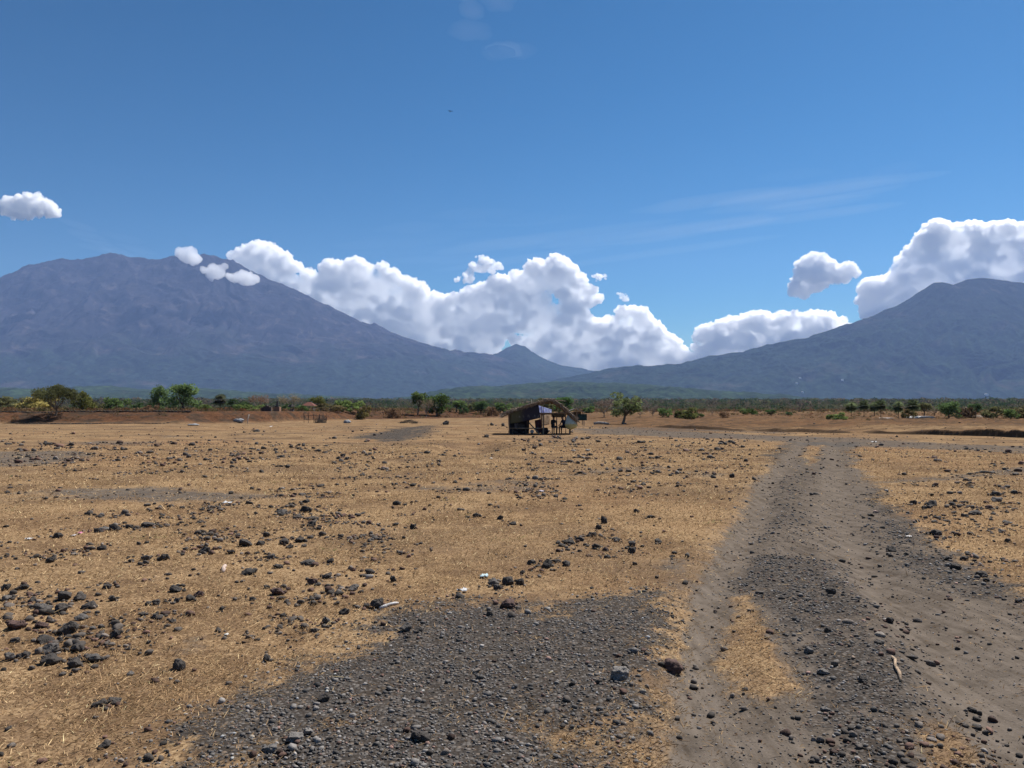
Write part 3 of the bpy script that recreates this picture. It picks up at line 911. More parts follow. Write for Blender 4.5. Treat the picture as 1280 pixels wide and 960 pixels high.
# px centre, top py, width px, distance, kind, colour, label, group
TREES = [
    (10, 496, 34, 150, 'bush0', OLIVE, 'dry olive scrub bush at the far left end of the bank', None),
    (40, 492, 36, 135, 'bush1', YELL, 'yellow leaved bush left of the flat crowned acacia', None),
    (70, 482.5, 44, 97.5, 'acacia', (.105, .110, .050), 'dark flat crowned acacia tree casting its shadow down the earth bank', None),
    (103, 491, 28, 130, 'bush2', (.15, .155, .05), 'yellow green bush just right of the flat crowned acacia', None),
    (124, 503, 22, 140, 'bush3', OLIVE, 'low olive bush between two brighter bushes on the bank', None),
    (145, 498, 24, 125, 'bush0', GREEN, 'bright green leafy bush alone on the earth bank', None),
    (170, 504, 26, 150, 'bush1', DARK, 'low dark green bush left of the pair of trees', None),
    (199, 484, 19, 128, 'round0', (.135, .20, .080), 'slim green tree beside the large round crowned tree', None),
    (228, 481, 38, 126, 'round1', (.150, .22, .085), 'large round crowned green tree on the earth bank', None),
    (256, 506, 22, 132, 'bush2', LIME, 'low light green bush at the foot of the round crowned tree', None),
    (275, 496, 21, 124, 'palm0', (.085, .095, .06), 'short fan palm with dark pale edged fronds standing alone', None),
    (298, 500, 28, 150, 'bush3', DARK, 'dark green bush right of the lone short fan palm', None),
    (311, 506, 30, 128, 'bush0', LIME, 'light green low bush by the thin white post', None),
    (322, 494, 24, 150, 'bare0', (.2, .12, .08), 'brownish leafless tree left of the shrine tower', None),
    (361, 493, 26, 190, 'bare1', (.19, .16, .10), 'pale leafless tree behind the two shrines', None),
    (356, 505, 12, 140, 'bush1', DARK, 'small dark bush between the two shrines', None),
    (377, 507, 18, 133, 'bush2', GREEN, 'green bush between small shrine and red roofed pavilion', None),
    (395, 496, 18, 170, 'thin0', (.13, .14, .045), 'yellowish tree rising behind the red roofed pavilion', None),
    (412, 505, 34, 135, 'bush3', (.17, .14, .07), 'dry brown green thicket right of the red roofed pavilion', None),
    (436, 501, 30, 140, 'bush0', LIME, 'bright green bush before the open stretch of bank', None),
    (452, 508, 16, 130, 'bush1', (.16, .135, .055), 'yellow brown bush leaning on the bright green one', None),
    (490, 511, 16, 140, 'bush2', DRYC, 'dry brown scrub bush beside the dark brush heap', None),
    (522, 491, 19, 150, 'thin1', (.10, .14, .05), 'tall light green thin tree above the dark brush heap', None),
    (533, 499, 18, 148, 'bare2', (.2, .15, .1), 'grey leafless tree between two green trees', None),
    (546, 494, 28, 152, 'round2', (.075, .115, .035), 'mid green tree right of a grey leafless one', None),
    (570, 501, 17, 165, 'thin2', GREEN, 'small green tree with forked crown left of the hut', None),
    (579, 507, 12, 160, 'bush3', DARK, 'small dark green bush in the row left of the hut', None),
    (588, 503, 15, 170, 'bush1', OLIVE, 'olive bush in the row left of the hut', None),
    (601, 502, 18, 165, 'round0', DARK, 'dark round green tree in the row left of the hut', None),
    (614, 509, 16, 160, 'bush2', DRYC, 'dry brown bush close left of the hut roof', None),
    (629, 504, 20, 170, 'bush0', GREEN, 'green bush showing beside the left eave of the hut', None),
    (655, 505, 22, 160, 'bush2', GREEN, 'green bush peeking over the left roof slope of the hut', None),
    (680, 499, 26, 165, 'bush3', OLIVE, 'olive bush showing just above the roof ridge of the hut', None),
    (705, 497, 22, 160, 'round1', (.085, .155, .050), 'dark green round tree behind the right roof slope of the hut', None),
    (735, 508, 14, 170, 'bush1', GREEN, 'small green bush behind the grey roofed shed', None),
    (755, 500, 24, 125, 'bare0', (.16, .12, .1), 'leafless grey thorn tree left of the leaning tree', None),
    (778, 492, 36, 90, 'lean0', (.15, .18, .075), 'leaning sparse green tree at the edge of the gravel road', None),
    (800, 508, 14, 150, 'bare1', (.15, .12, .1), 'small bare tree just right of the leaning tree', None),
    (816, 507, 16, 155, 'bare2', (.15, .12, .1), 'bare tree with dark twigs left of a green bush', None),
    (831, 511, 18, 140, 'bush0', GREEN, 'green bush left of the larger olive bush', None),
    (857, 510, 26, 135, 'bush1', (.12, .13, .045), 'large olive green bush above the eroded step', None),
    (843, 513, 14, 142, 'bare0', (.2, .13, .09), 'brown dead bush between green and olive bushes', None),
    (872, 516, 14, 140, 'bush3', DARK, 'small dark bush at the right foot of the olive bush', None),
    (890, 509, 14, 150, 'bare1', (.12, .11, .08), 'dark thin bare tree alone above the eroded step', None),
    (935, 511, 20, 160, 'bush2', GREEN, 'green bush on the low rise right of the bare tree', None),
    (963, 512, 13, 155, 'round2', DARK, 'small dark green tree on the low rise', None),
    (986, 515, 9, 150, 'bush0', DARK, 'tiny dark green shrub alone on the low rise', None),
    (1046, 516, 22, 140, 'bush1', LIME, 'light green bush left of the palm group', None),
    (1064, 505, 20, 168, 'palm1', PALM, 'leftmost fan palm of the palm group, crown low and drooping', None),
    (1080, 503, 17, 162, 'palm0', PALM, 'second fan palm of the palm group with a visible trunk', None),
    (1093, 505, 18, 170, 'palm1', PALM, 'third fan palm of the palm group, partly behind a taller one', None),
    (1101, 503, 18, 160, 'palm0', PALM, 'fourth fan palm of the palm group with crown above the scrub', None),
    (1123, 504, 17, 150, 'palm1', PALM, 'slim tall fan palm standing clear between two groups', None),
    (1136, 512, 16, 146, 'bush3', (.14, .12, .055), 'olive dry bush at the foot of the slim tall palm', None),
    (1141, 503, 22, 152, 'palm0', PALM, 'full crowned fan palm above the low white house', None),
    (1155, 504, 14, 165, 'thin1', OLIVE, 'brownish green tree right of the full crowned palm', None),
    (1168, 507, 20, 175, 'bare2', (.14, .13, .09), 'grey bare tree between palm and dark green tree', None),
    (1186, 503, 24, 150, 'round0', (.10, .155, .06), 'dark green round tree right of the palms', None),
    (1207, 510, 20, 155, 'bush2', (.13, .09, .06), 'brown thicket beside the dark green round tree', None),
    (1219, 505, 14, 190, 'round1', DARK, 'dark tree behind the beige thatched shelter', None),
    (1246, 509, 30, 150, 'bush3', OLIVE, 'wide olive bush right of the beige thatched shelter', None),
    (1263, 512, 18, 140, 'bush0', GREEN, 'green bush in the thicket at the far right', None),
    (1277, 507, 26, 150, 'bush1', (.14, .12, .06), 'dry olive thicket at the far right end', None),
    (1136, 519, 10, 110, 'bush2', DRYC, 'small dry brown shrub on the open ground before the palms', None),
    (1195, 518, 12, 118, 'bush3', DRYC, 'low dry shrub on open ground before the dark green tree', None),
    (905, 515, 14, 112, 'bush0', DRYC, 'rust coloured dry shrub just above the eroded step', None),
    (183, 507, 18, 108, 'bush1', DRYC, 'rust coloured dry shrub on the bank left of the trees', None),
    (345, 516, 22, 118, 'bush2', DRYC, 'dry brown shrub in front of the shrine tower', None),
]


def make_trees():
    K = make_kinds()
    names = dict(round='broadleaf_tree', bush='bush', acacia='acacia_tree', thin='thin_tree', lean='leaning_tree', bare='bare_tree', palm='fan_palm')
    for (px, top, w, dist, kind, colr, label, grp) in TREES:
        dist *= .70 if px > 1040 and dist > 130 else .84 if px > 795 and dist > 130 else 1
        p = at(px, 520, dist); gz = float(ground_z(p[0], p[1])[0])
        H = CAMH + (HY - top) / F * dist - gz
        W = w / F * dist
        crown, trunk = K[kind]
        base = ''.join(c for c in kind if not c.isdigit())
        n = np.empty(len(crown.vertices) * 3, np.float32); crown.vertices.foreach_get('co', n); n = n.reshape(-1, 3)
        sx = W / (np.quantile(n[:, 0], .985) - np.quantile(n[:, 0], .015)); sz = H / np.quantile(n[:, 2], .985)
        if base == 'palm': sx *= .80; sz *= 1.16
        cat = 'palm' if base == 'palm' else 'bush' if base == 'bush' else 'tree'
        e = empty(names[base], (p[0], p[1], gz), label, cat, {'palm': 'fan palms', 'bush': 'bushes along the plain edge', 'tree': 'trees along the plain edge'}[cat])
        e.scale = (sx, sx, sz)
        c = ob('crown' if base != 'bush' else 'foliage', crown, None, e); v = random.uniform(.9, 1.1)
        c.color = (colr[0] * v, colr[1] * v, colr[2] * v, 1)
        ob('trunk' if base != 'bush' else 'stem', trunk, None, e)


def make_far_growth():
    """scrub and woodland that reads as one mass, each one object"""
    lm = Mat('growth'); lmm = lm.surf(lm.leafy(lm.attr('tint', 'Color'), .45))
    rg = np.random.default_rng(900)

    def mass(name, x, y, hgt, wid, leaves, size, cols):
        z = height(x, y)
        n = len(x); u = rg.normal(size=(n, leaves, 3)); u /= np.linalg.norm(u, axis=2)[..., None]
        rr = rg.uniform(.3, 1, (n, leaves, 1)) ** .5
        P = u * rr * np.stack([wid / 2, wid / 2, hgt / 2], 1)[:, None] + np.stack([x, y, z + hgt * .46], 1)[:, None]
        V = leaf_cloud(P.reshape(-1, 3), 1.0, rg, 0, 1.9) - np.repeat(P.reshape(-1, 1, 3), 4, 1)
        V = V * np.repeat((wid * size), leaves)[:, None, None] + P.reshape(-1, 1, 3)
        c = cols[rg.integers(0, len(cols), n)] * rg.normal(1, .15, (n, 1))
        C = np.repeat(np.repeat(c, leaves, 0) * rg.normal(1, .15, (n * leaves, 1)), 4, 0)
        me = mesh_from(name, V.reshape(-1, 3), np.arange(n * leaves * 4), np.full(n * leaves, 4), False, None, {'tint': np.clip(C, .01, .5)})
        return tag(ob(name, me, lmm), kind='stuff')
    # dry brush on the bank and rise
    n = 6500
    t = rg.uniform(-R(38), R(38), n); r = np.exp(rg.uniform(math.log(98), math.log(260), n)); x, y = r * np.sin(t), r * np.cos(t)
    e = np.interp(x, EDGE[:, 0], EDGE[:, 1])
    k = (y > e + 1.0) | ((x > 18) & (y > 92) & (rg.random(n) < .45))
    k &= ~((np.abs(x - 15) < 20) & (y < 150) & (x > 0))
    k &= ~((x > -42) & (x < -26) & (y < 124))
    x, y, r = x[k], y[k], r[k]; h = rg.uniform(.15, .62, len(x)) * np.clip(r / 130, .6, 1.5) * np.where(y < np.interp(x, EDGE[:, 0], EDGE[:, 1]) + 7, .6, 1)
    mass('dry_undergrowth', x, y, h, h * rg.uniform(1.3, 2.6, len(x)), 30, .13, np.array([(.13, .085, .05), (.16, .10, .055), (.10, .072, .045), (.085, .078, .036), (.19, .14, .075), (.15, .075, .04)]))
    # woodland beyond
    n = 9500
    t = rg.uniform(-R(40), R(40), n); r = np.exp(rg.uniform(math.log(230), math.log(5200), n)); x, y = r * np.sin(t), r * np.cos(t)
    cl = noise(x / (r * .06), y / (r * .12), seed=77); k = ((cl > -.35) & (r > 240)) | (r > 480)
    x, y, r = x[k], y[k], r[k]; h = rg.uniform(.8, 3.2, len(x)) * np.clip(r / 520, .38, 3.0)
    mass('far_woods', x, y, h, h * rg.uniform(1.0, 2.3, len(x)), 42, .12, np.array([(.05, .08, .04), (.055, .078, .038), (.10, .10, .055), (.055, .075, .038), (.12, .105, .065), (.13, .10, .075), (.11, .095, .07)]))


# ------------------------------------------------------------------ mountains
def prof(pts, dist):
    A = np.array(pts, float)
    return (A[:, 0] - CX) / F * dist, CAMH + (HY - A[:, 1]) / F * dist


VOLC = [(-700, 500), (-420, 455), (-250, 425), (-120, 393), (-60, 376), (0, 360), (20, 349), (40, 339), (68, 331), (75, 333), (100, 331), (130, 322), (150, 320), (190, 325), (215, 323), (228, 321), (247, 325), (270, 323), (300, 335), (350, 360), (400, 380), (450, 405), (500, 427), (545, 441), (580, 447), (620, 452), (700, 475), (800, 500), (900, 520)]
MIDH = [(480, 520), (540, 470), (575, 450), (606, 446), (622, 441), (634, 434), (645, 430), (656, 432.5), (668, 441), (684, 450), (700, 456), (730, 461), (755, 466), (800, 480), (860, 520)]
RIGHT = [(540, 525), (640, 492), (700, 476), (755, 466), (790, 463), (820, 461), (850, 457), (880, 452), (920, 446), (950, 440), (1000, 428), (1050, 412), (1090, 398), (1120, 385), (1148, 368), (1160, 360), (1168, 355), (1178, 353), (1184, 356), (1189, 359), (1198, 353.5), (1212, 348.5), (1228, 347), (1246, 348.5), (1262, 352), (1290, 357), (1340, 368), (1420, 395), (1550, 430), (1750, 480), (1900, 520)]
FOOT = [(-300, 486), (-80, 488), (0, 484), (60, 488), (140, 482), (190, 489), (260, 486), (330, 492), (400, 494), (480, 499), (520, 496), (560, 487), (590, 483), (620, 483), (650, 480), (700, 477), (740, 478), (800, 480), (860, 487), (930, 492), (1000, 498), (1100, 503), (1200, 505), (1400, 505), (1600, 506)]


def slope_mat(name, low, high, scar, treeline, hazeless=True):
    M = Mat(name); v = M.coord('World')
    sp = M.n('ShaderNodeSeparateXYZ'); M.link(v, sp.inputs[0])
    n1 = M.noise(v, .0016, 7, .68); n2 = M.noise(v, .012, 6, .7); n3 = M.noise(M.mapping(v, (1, 1, .35)), .004, 6, .65)
    forest = M.ramp(n2, [(.32, tuple(c * .4 for c in low)), (.5, low), (.68, tuple(min(1, c * 2.1) for c in low))])
    rock = M.ramp(n3, [(.3, tuple(c * .6 for c in high)), (.55, high), (.72, scar)])
    f = M.smooth(M.math('ADD', sp.outputs[2], M.math('MULTIPLY', M.math('SUBTRACT', n1, .5), treeline * 1.5)), treeline * .55, treeline * 1.35)
    c = M.mix(f, forest, rock)
    c = M.mix(M.math('MULTIPLY', M.smooth(n1, .56, .70), .65), c, scar)
    st_ = M.noise(M.mapping(v, (1, .35, .16)), .0075, 5, .6, .6)
    c = M.mix(M.math('MULTIPLY', M.smooth(st_, .60, .68), M.math('MULTIPLY', f, .5)), c, tuple(q * 1.25 for q in scar))
    c = M.mix(M.math('MULTIPLY', M.smooth(st_, .42, .34), .55), c, tuple(q * .35 for q in low))
    c = M.mix(M.math('MULTIPLY', M.smooth(M.noise(v, .03, 4, .7), .58, .72), .35), c, tuple(min(1, s * 1.1) for s in scar))
    return M.surf(M.bsdf(c, 1.0, M.bump(M.math('ADD', n2, M.noise(v, .05, 4, .7)), .6, 32), .0))


HF = {}


def cone(name, pts, cpx, dist, squash, xr, yr, nx, ny, mat, gul, fine, seed, gk=9, Rf=9000., crag=60.):
    X, Z = prof(pts, dist); xc = (cpx - CX) / F * dist
    rl, zl = (xc - X[X <= xc])[::-1], Z[X <= xc][::-1]; rr, zr = X[X >= xc] - xc, Z[X >= xc]
    zc = np.interp(xc, X, Z)
    rl = np.concatenate([[0], rl]); zl = np.concatenate([[zc], zl]); rr = np.concatenate([[0], rr]); zr = np.concatenate([[zc], zr])

    def hf(x, y):
        dx, dy = x - xc, (y - dist) * squash
        r = np.hypot(dx, dy); cs = dx / (r + 1e-6)
        wl, wr = np.where(cs < 0, cs * cs, 0) ** 1.5, np.where(cs > 0, cs * cs, 0) ** 1.5
        zf = np.clip(1 - r / Rf, 0, 1) ** 1.55 * (zc + 60) - 60
        z = np.interp(r, rl, zl) * wl + np.interp(r, rr, zr) * wr + zf * (1 - wl - wr)
        z = z + crag * ridged(x / 420, y / 420, 4, seed + 21) * np.exp(-(r / (.30 * Rf)) ** 2) * ss(40, -120, y - dist) - crag * .25 * np.exp(-(r / (.30 * Rf)) ** 2)
        ph = np.arctan2(dy, dx)
        Rm = 6000 * dist / 13000
        t = np.clip(r / Rm, 0, 1.6)
        wn = fbm(x / (1500), y / 1500, oct=3, seed=seed + 5)
        lw = .55 * fbm(x / 2600, y / 2600, oct=4, seed=seed + 6)
        g = .55 * ridged(np.cos(ph) * gk * .55 + 1.6 * wn, np.sin(ph) * gk * .55 + t * 2.2 + 1.6 * wn, 4, seed) + .75 * (lw + .3) + .25 * ridged(x / 900 + wn, y / 900, 3, seed + 8)
        amp = gul * np.clip(t * 2.2 - .10, .06, 1) * np.clip(1.6 - t, 0, 1)
        front = ss(600, -900, y - dist) * .8 + .2
        z = z + (g - .55) * amp * front * ss(0, 300, z)
        z = z + fine * fbm(x / (fine * 9), y / (fine * 9), oct=4, seed=seed + 3) * ss(-50, 250, z)
        return z
    return heightfield(name, hf, xr, yr, nx, ny, mat)


def ridge(name, pts, dist, depth, back, xr, nx, ny, mat, gul, fine, seed, power=1.35):
    X, Z = prof(pts, dist)

    def hf(x, y):
        xw = x + 160 * noise(x / 700, y / 700, seed=seed + 1) * ss(0, 900, dist - y)
        h = np.interp(xw, X, Z)
        t = np.where(y < dist, (dist - y) / depth, (y - dist) / back)
        k = np.clip(1 - t, 0, 1) ** power
        z = (h + 60) * k - 60
        g = ridged(x / (gul * 9), y / (gul * 16), 4, seed) - .5
        z = z + g * gul * np.clip(t * 3, .0, 1) * np.clip(1.2 - t, 0, 1) * ss(-40, 120, z)
        return z + fine * fbm(x / (fine * 8), y / (fine * 8), oct=4, seed=seed + 3) * ss(-60, 60, z)
    return heightfield(name, hf, xr, (dist - depth, dist + back), nx, ny, mat)


def heightfield(name, hf, xr, yr, nx, ny, mat):
    x = np.linspace(*xr, nx); y = np.linspace(*yr, ny)
    X, Y = np.meshgrid(x, y); z = hf(X.ravel(), Y.ravel())
    i = np.arange(nx * ny).reshape(ny, nx)
    Q = np.stack([i[:-1, :-1], i[:-1, 1:], i[1:, 1:], i[1:, :-1]], -1).reshape(-1, 4)
    me = mesh_from(name, np.stack([X.ravel(), Y.ravel(), z], 1), Q, np.full(len(Q), 4), True)
    HF[name] = (hf, xr, yr)
    return tag(ob(name, me, mat), kind='structure')


def make_mountains():
    bare = slope_mat('volcano_slope', (.018, .029, .022), (.034, .033, .041), (.10, .085, .082), 900)
    wood = slope_mat('wooded_slope', (.019, .031, .020), (.025, .032, .031), (.075, .066, .053), 1300)
    foot = slope_mat('foothill_slope', (.027, .043, .019), (.04, .048, .024), (.095, .078, .048), 900)
    cone('volcano', VOLC, 190, 13000, 1.75, (-15500, 3500), (7600, 14000), 900, 460, bare, 190, 24, 3, 8, 9500., 70.)
    ridge('saddle_hill', MIDH, 13700, 4200, 600, (-2600, 3400), 420, 260, wood, 80, 18, 14)
    cone('wooded_mountain', RIGHT, 1222, 10000, 1.6, (-1500, 11500), (6500, 11200), 1000, 480, wood, 150, 16, 23, 9, 5400., 16.)
    ridge('foothill', FOOT, 6200, 3200, 1600, (-6200, 6500), 900, 330, foot, 46, 13, 33, 1.2)


def on_slope(px, py):
    """first mountain surface seen at px, py"""
    d = ray(px, py); d = d / d[1]
    y = np.arange(2500, 13800, 15.); x = d[0] * y; z = CAMH + d[2] * y; best = None
    for hf, xr, yr in HF.values():
        k = (y > yr[0]) & (y < yr[1]) & (x > xr[0]) & (x < xr[1])
        if not k.any(): continue
        hz = np.full(len(y), -1e9); hz[k] = hf(x[k], y[k])
        w = np.where(hz >= z)[0]
        if len(w) and (best is None or y[w[0]] < best[1]): best = (x[w[0]], y[w[0]], float(hz[w[0]]))
    return best


# ------------------------------------------------------------------ clouds
def volume_mat(name, density, col=(1, 1, 1), g=.0):
    M = Mat(name); s = M.n('ShaderNodeVolumeScatter'); M.put(s.inputs['Color'], col)
    s.inputs['Density'].default_value = density; s.inputs['Anisotropy'].default_value = g
    return M.vol(s.outputs[0])


def puff_mesh(name, lumps, mid, voxel, s, amp, scl, seed, mat, grow, parent=None):
    """union of lumps (point, radii), crinkled like cauliflower, one clean skin"""
    bm = bmesh.new()
    for p, r3, sub in lumps:
        M = Matrix.Translation(Vector(p - mid)) @ Matrix.Diagonal((*r3, 1))
        bmesh.ops.create_icosphere(bm, subdivisions=sub, radius=1, matrix=M)
    me = bpy.data.meshes.new(name); bm.to_mesh(me); bm.free()
    o = bpy.data.objects.new(name, me); COL.objects.link(o)

    def remesh(size):
        md = o.modifiers.new('r', 'REMESH'); md.mode = 'VOXEL'; md.voxel_size = size
        dg = bpy.context.evaluated_depsgraph_get(); dg.update()
        m = bpy.data.meshes.new_from_object(o.evaluated_get(dg)); o.modifiers.clear(); old = o.data; o.data = m; bpy.data.meshes.remove(old)
        return m
    m = remesh(voxel); n = len(m.vertices)
    V = np.empty(n * 3, np.float32); m.vertices.foreach_get('co', V); V = V.reshape(-1, 3).astype(float)
    N = np.empty(n * 3, np.float32); m.vertices.foreach_get('normal', N); N = N.reshape(-1, 3)
    d = 0; a, sc = amp * s, scl * s
    for k in range(4):
        q = V / sc + seed
        d = d + a * (.75 - 1.9 * np.abs(noise(q[:, 0], q[:, 1], q[:, 2], seed + k))); a *= .58; sc *= .46
    m.vertices.foreach_set('co', (V + N * (d + grow * s)[:, None]).astype(np.float32).ravel()); m.update()
    m = remesh(voxel * .75)
    m.polygons.foreach_set('use_smooth', np.ones(len(m.polygons), bool)); m.materials.clear(); m.materials.append(mat); m.name = name
    if parent is not None: o.parent = parent
    else: o.location = mid
    return o


def cloud(label, outline, dist, mat, seed, voxel=34, thick=.8, rmin=5, rmax=26, lumps=240, rough=1.0, depthmax=200, name='cloud', edge=-2.6, crest=True):
    """cauliflower lumps packed inside an outline whose distance and depth are those of the real cloud"""
    rg = np.random.default_rng(seed)
    P = np.array(outline, float); s = dist / F
    lo, hi = P.min(0), P.max(0)
    c = rg.uniform(lo, hi, (lumps * 30, 2)); sd = poly_sd(P, c[:, 0], c[:, 1])
    mid = at((lo[0] + hi[0]) / 2, (lo[1] + hi[1]) / 2, dist)
    k = np.where(sd > rmin)[0]; w = 1 / (sd[k] + 4); pick = rg.choice(k, min(lumps // 2, len(k)), False, w / w.sum())
    body = []
    for q in pick:
        rad = min(sd[q] * rg.uniform(.75, 1.05), rmax); room = min(max(sd[q], rad) * thick * s, depthmax)
        body.append((at(c[q, 0], c[q, 1], dist + rg.uniform(-room, room)), (rad * s * rg.uniform(1, 1.25), rad * s * .6, rad * s * .93), 2))
    o = puff_mesh(name, body, mid, voxel, s, 6.0 * rough, 14, seed, mat[0], edge)
    # crest: bright crisp billows along the rim and over the near face
    seg = np.roll(P, -1, 0) - P; ln = np.hypot(*seg.T); cum = np.concatenate([[0], np.cumsum(ln)]); cr = []
    for t in rg.uniform(0, cum[-1], int(cum[-1] / 3.0)):
        i = np.searchsorted(cum, t) - 1; p = P[i] + seg[i] * (t - cum[i]) / ln[i]
        if rg.random() < .30 + .35 * noise([p[0] / 30], [p[1] / 30], seed=seed)[0]: continue
        rad = min(rg.lognormal(math.log(3.4), .6), rmax * .6) * rough
        u = (np.array([(lo + hi) / 2]).ravel() - p); u /= np.linalg.norm(u) + 1e-6; p = p + u * rad * rg.uniform(.1, 1.1)
        cr.append((at(p[0], p[1], dist + rg.uniform(-120, 120)), (rad * s * rg.uniform(1, 1.5), rad * s * .8, rad * s * rg.uniform(.7, 1)), 2))
    k = np.where(sd > rmin)[0]
    for q in rg.choice(k, min(len(k), int(lumps * .28)), False):
        rad = rg.uniform(2.5, 8) * rough; cr.append((at(c[q, 0], c[q, 1], dist - min(sd[q] * .6 * s, depthmax) * rg.uniform(.6, 1.2)), (rad * s * 1.3, rad * s * .6, rad * s * .8), 2))
    if crest: puff_mesh('crest', cr, mid, voxel * .62, s, 4.6 * rough, 6, seed + 50, mat[1], -.9, o)
    return tag(o, label, 'cloud')


def make_clouds():
    D = 18500
    thick = (volume_mat('cumulus', 1 / 135.0, (1, 1, 1), .6), volume_mat('cumulus_crest', 1 / 42.0, (1, 1, 1), .6))
    soft = (volume_mat('thin_cumulus', 1 / 110.0, (1, 1, 1), .4), volume_mat('thin_crest', 1 / 55.0, (1, 1, 1), .4))
    veil = volume_mat('cirrus_veil', 1 / 9000.0, (1, 1, 1), .2)
    A = [(262, 345), (285, 325), (300, 312), (317, 306), (335, 309), (350, 319), (365, 331), (385, 343), (400, 341), (415, 333), (440, 329), (460, 333), (480, 333), (492, 341), (505, 351), (522, 362), (545, 370), (570, 370), (600, 361), (622, 358), (640, 347), (655, 341), (668, 334), (685, 326), (702, 323), (712, 333), (730, 346), (744, 364), (748, 373), (735, 380), (722, 388), (738, 398), (760, 412), (768, 404), (775, 391), (790, 386), (808, 391), (820, 406), (835, 420), (850, 431), (858, 446), (850, 480), (700, 490), (560, 470), (420, 420), (300, 370)]
    cloud('long bank of white cumulus behind the saddle between the two mountains', A, D, thick, 3, 24, .7, 3, 23, 620)
    B = [(862, 450), (872, 422), (886, 407), (904, 403), (920, 406), (935, 395), (950, 391), (970, 403), (986, 396), (1010, 394), (1040, 393), (1056, 405), (1058, 425), (1000, 455), (900, 475), (855, 475)]
    cloud('white cumulus heap resting on the left slope of the wooded mountain', B, D, thick, 5, 22, .7, 3, 17, 240)
    E = [(1080, 385), (1082, 366), (1096, 352), (1112, 340), (1122, 322), (1140, 310), (1152, 294), (1170, 277), (1186, 284), (1204, 281), (1240, 281), (1290, 280), (1380, 285), (1420, 320), (1400, 400), (1240, 410), (1100, 420)]
    cloud('tall white cumulus rising behind the summit of the wooded mountain', E, D, thick, 7, 24, .7, 3, 24, 420)
    Dd = [(990, 366), (996, 345), (1002, 325), (1016, 317), (1030, 319), (1044, 331), (1060, 334), (1074, 338), (1060, 347), (1035, 352), (1018, 363), (1005, 368)]
    cloud('small detached white cloud left of the tall cumulus', Dd, D, soft, 9, 17, .7, 2, 11, 110, .9)
    Ff = [(2, 262), (4, 250), (20, 247), (38, 244), (52, 242), (60, 252), (72, 262), (74, 268), (50, 269), (30, 271), (10, 270)]
    cloud('small lone white cloud high above the left shoulder of the volcano', Ff, D, soft, 11, 17, .7, 2, 8, 90, .8)
    Cc = [(568, 350), (580, 344), (588, 330), (596, 320), (606, 319), (616, 327), (628, 331), (622, 341), (604, 338), (594, 346), (584, 354)]
    cloud('ragged small cloud above the middle of the long cumulus bank', Cc, D, soft, 13, 20, .8, 2.5, 9, 70, .55)
    cloud('tiny cloud wisp right of the cumulus peak', [(738, 345), (750, 340), (760, 343), (756, 349), (744, 352)], D, soft, 15, 20, .8, 2, 6, 24, .4)
    cloud('tiny slanted cloud wisp above the valley gap', [(772, 366), (780, 364), (790, 378), (786, 381), (776, 376)], D, soft, 17, 20, .8, 2, 5, 22, .4)
    # clouds caught on the summit of the volcano
    Ds = 11600
    s1 = (volume_mat('summit_cloud', 1 / 85.0, (1, 1, 1), .5), volume_mat('summit_crest', 1 / 60.0, (1, 1, 1), .4))
    cloud('small bright cloud caught on the crater rim of the volcano', [(220, 318), (230, 313), (242, 314), (248, 322), (246, 332), (238, 326), (228, 320)], Ds, s1, 19, 16, .6, 2, 6, 40, 1.1, edge=-.6, crest=False)
    cloud('white cloud puff lying against the upper right flank of the volcano', [(284, 350), (292, 341), (304, 340), (316, 346), (326, 348), (318, 353), (300, 354)], Ds, s1, 21, 16, .6, 2, 6, 40, 1.1, edge=-.6, crest=False)
    cloud('faint cloud puff just below the crater rim of the volcano', [(250, 338), (262, 336), (274, 334), (282, 330), (284, 340), (272, 346), (258, 345)], Ds, s1, 22, 16, .6, 1.5, 5, 36, 1.1, edge=-.6, crest=False)
    # high thin veils
    def veil_strip(label, a, b, halfw, dist, den, seed, thickp=9):
        m = Mat('cirrus_veil'); sct = m.n('ShaderNodeVolumeScatter'); sct.inputs['Density'].default_value = den; mm = m.vol(sct.outputs[0])
        bm = MB(); rg = random.Random(seed); s = dist / F
        A_, B_ = at(*a, dist), at(*b, dist); mid = (A_ + B_) / 2
        d = B_ - A_; L_ = np.linalg.norm(d); ang = math.atan2(d[2], d[0])
        for k in range(12):
            l_ = L_ * rg.uniform(.28, .55); bm.blob((rg.uniform(-.36, .36) * L_, rg.uniform(-2500, 2500), rg.gauss(0, .55) * halfw * s), (l_ / 2, 600, halfw * s * rg.uniform(.07, .2)), 4, .3, seed + k * 3)
        o = bm.build('cirrus_cloud', mm, None, True, loc=tuple(mid), rot=(0, -ang, 0))
        tag(o, label, 'cloud')
    veil_strip('broad faint veil of high cloud slanting above the valley', (560, 312), (1150, 232), 34, 22000, 1 / 11000, 3)
    veil_strip('faint pale streak of high cloud above the long bank', (430, 310), (720, 292), 12, 21000, 1 / 18000, 5)
    veil_strip('faint wispy cloud at the top middle of the sky', (552, 18), (668, 22), 15, 21000, 1 / 4200, 8)
    veil_strip('thin smoke like veil behind the volcano crater', (126, 314), (215, 320), 7, 17500, 1 / 7000, 9)
    veil_strip('soft pale streak of high cloud right of the valley sky', (930, 250), (1130, 236), 12, 23000, 1 / 22000, 12)


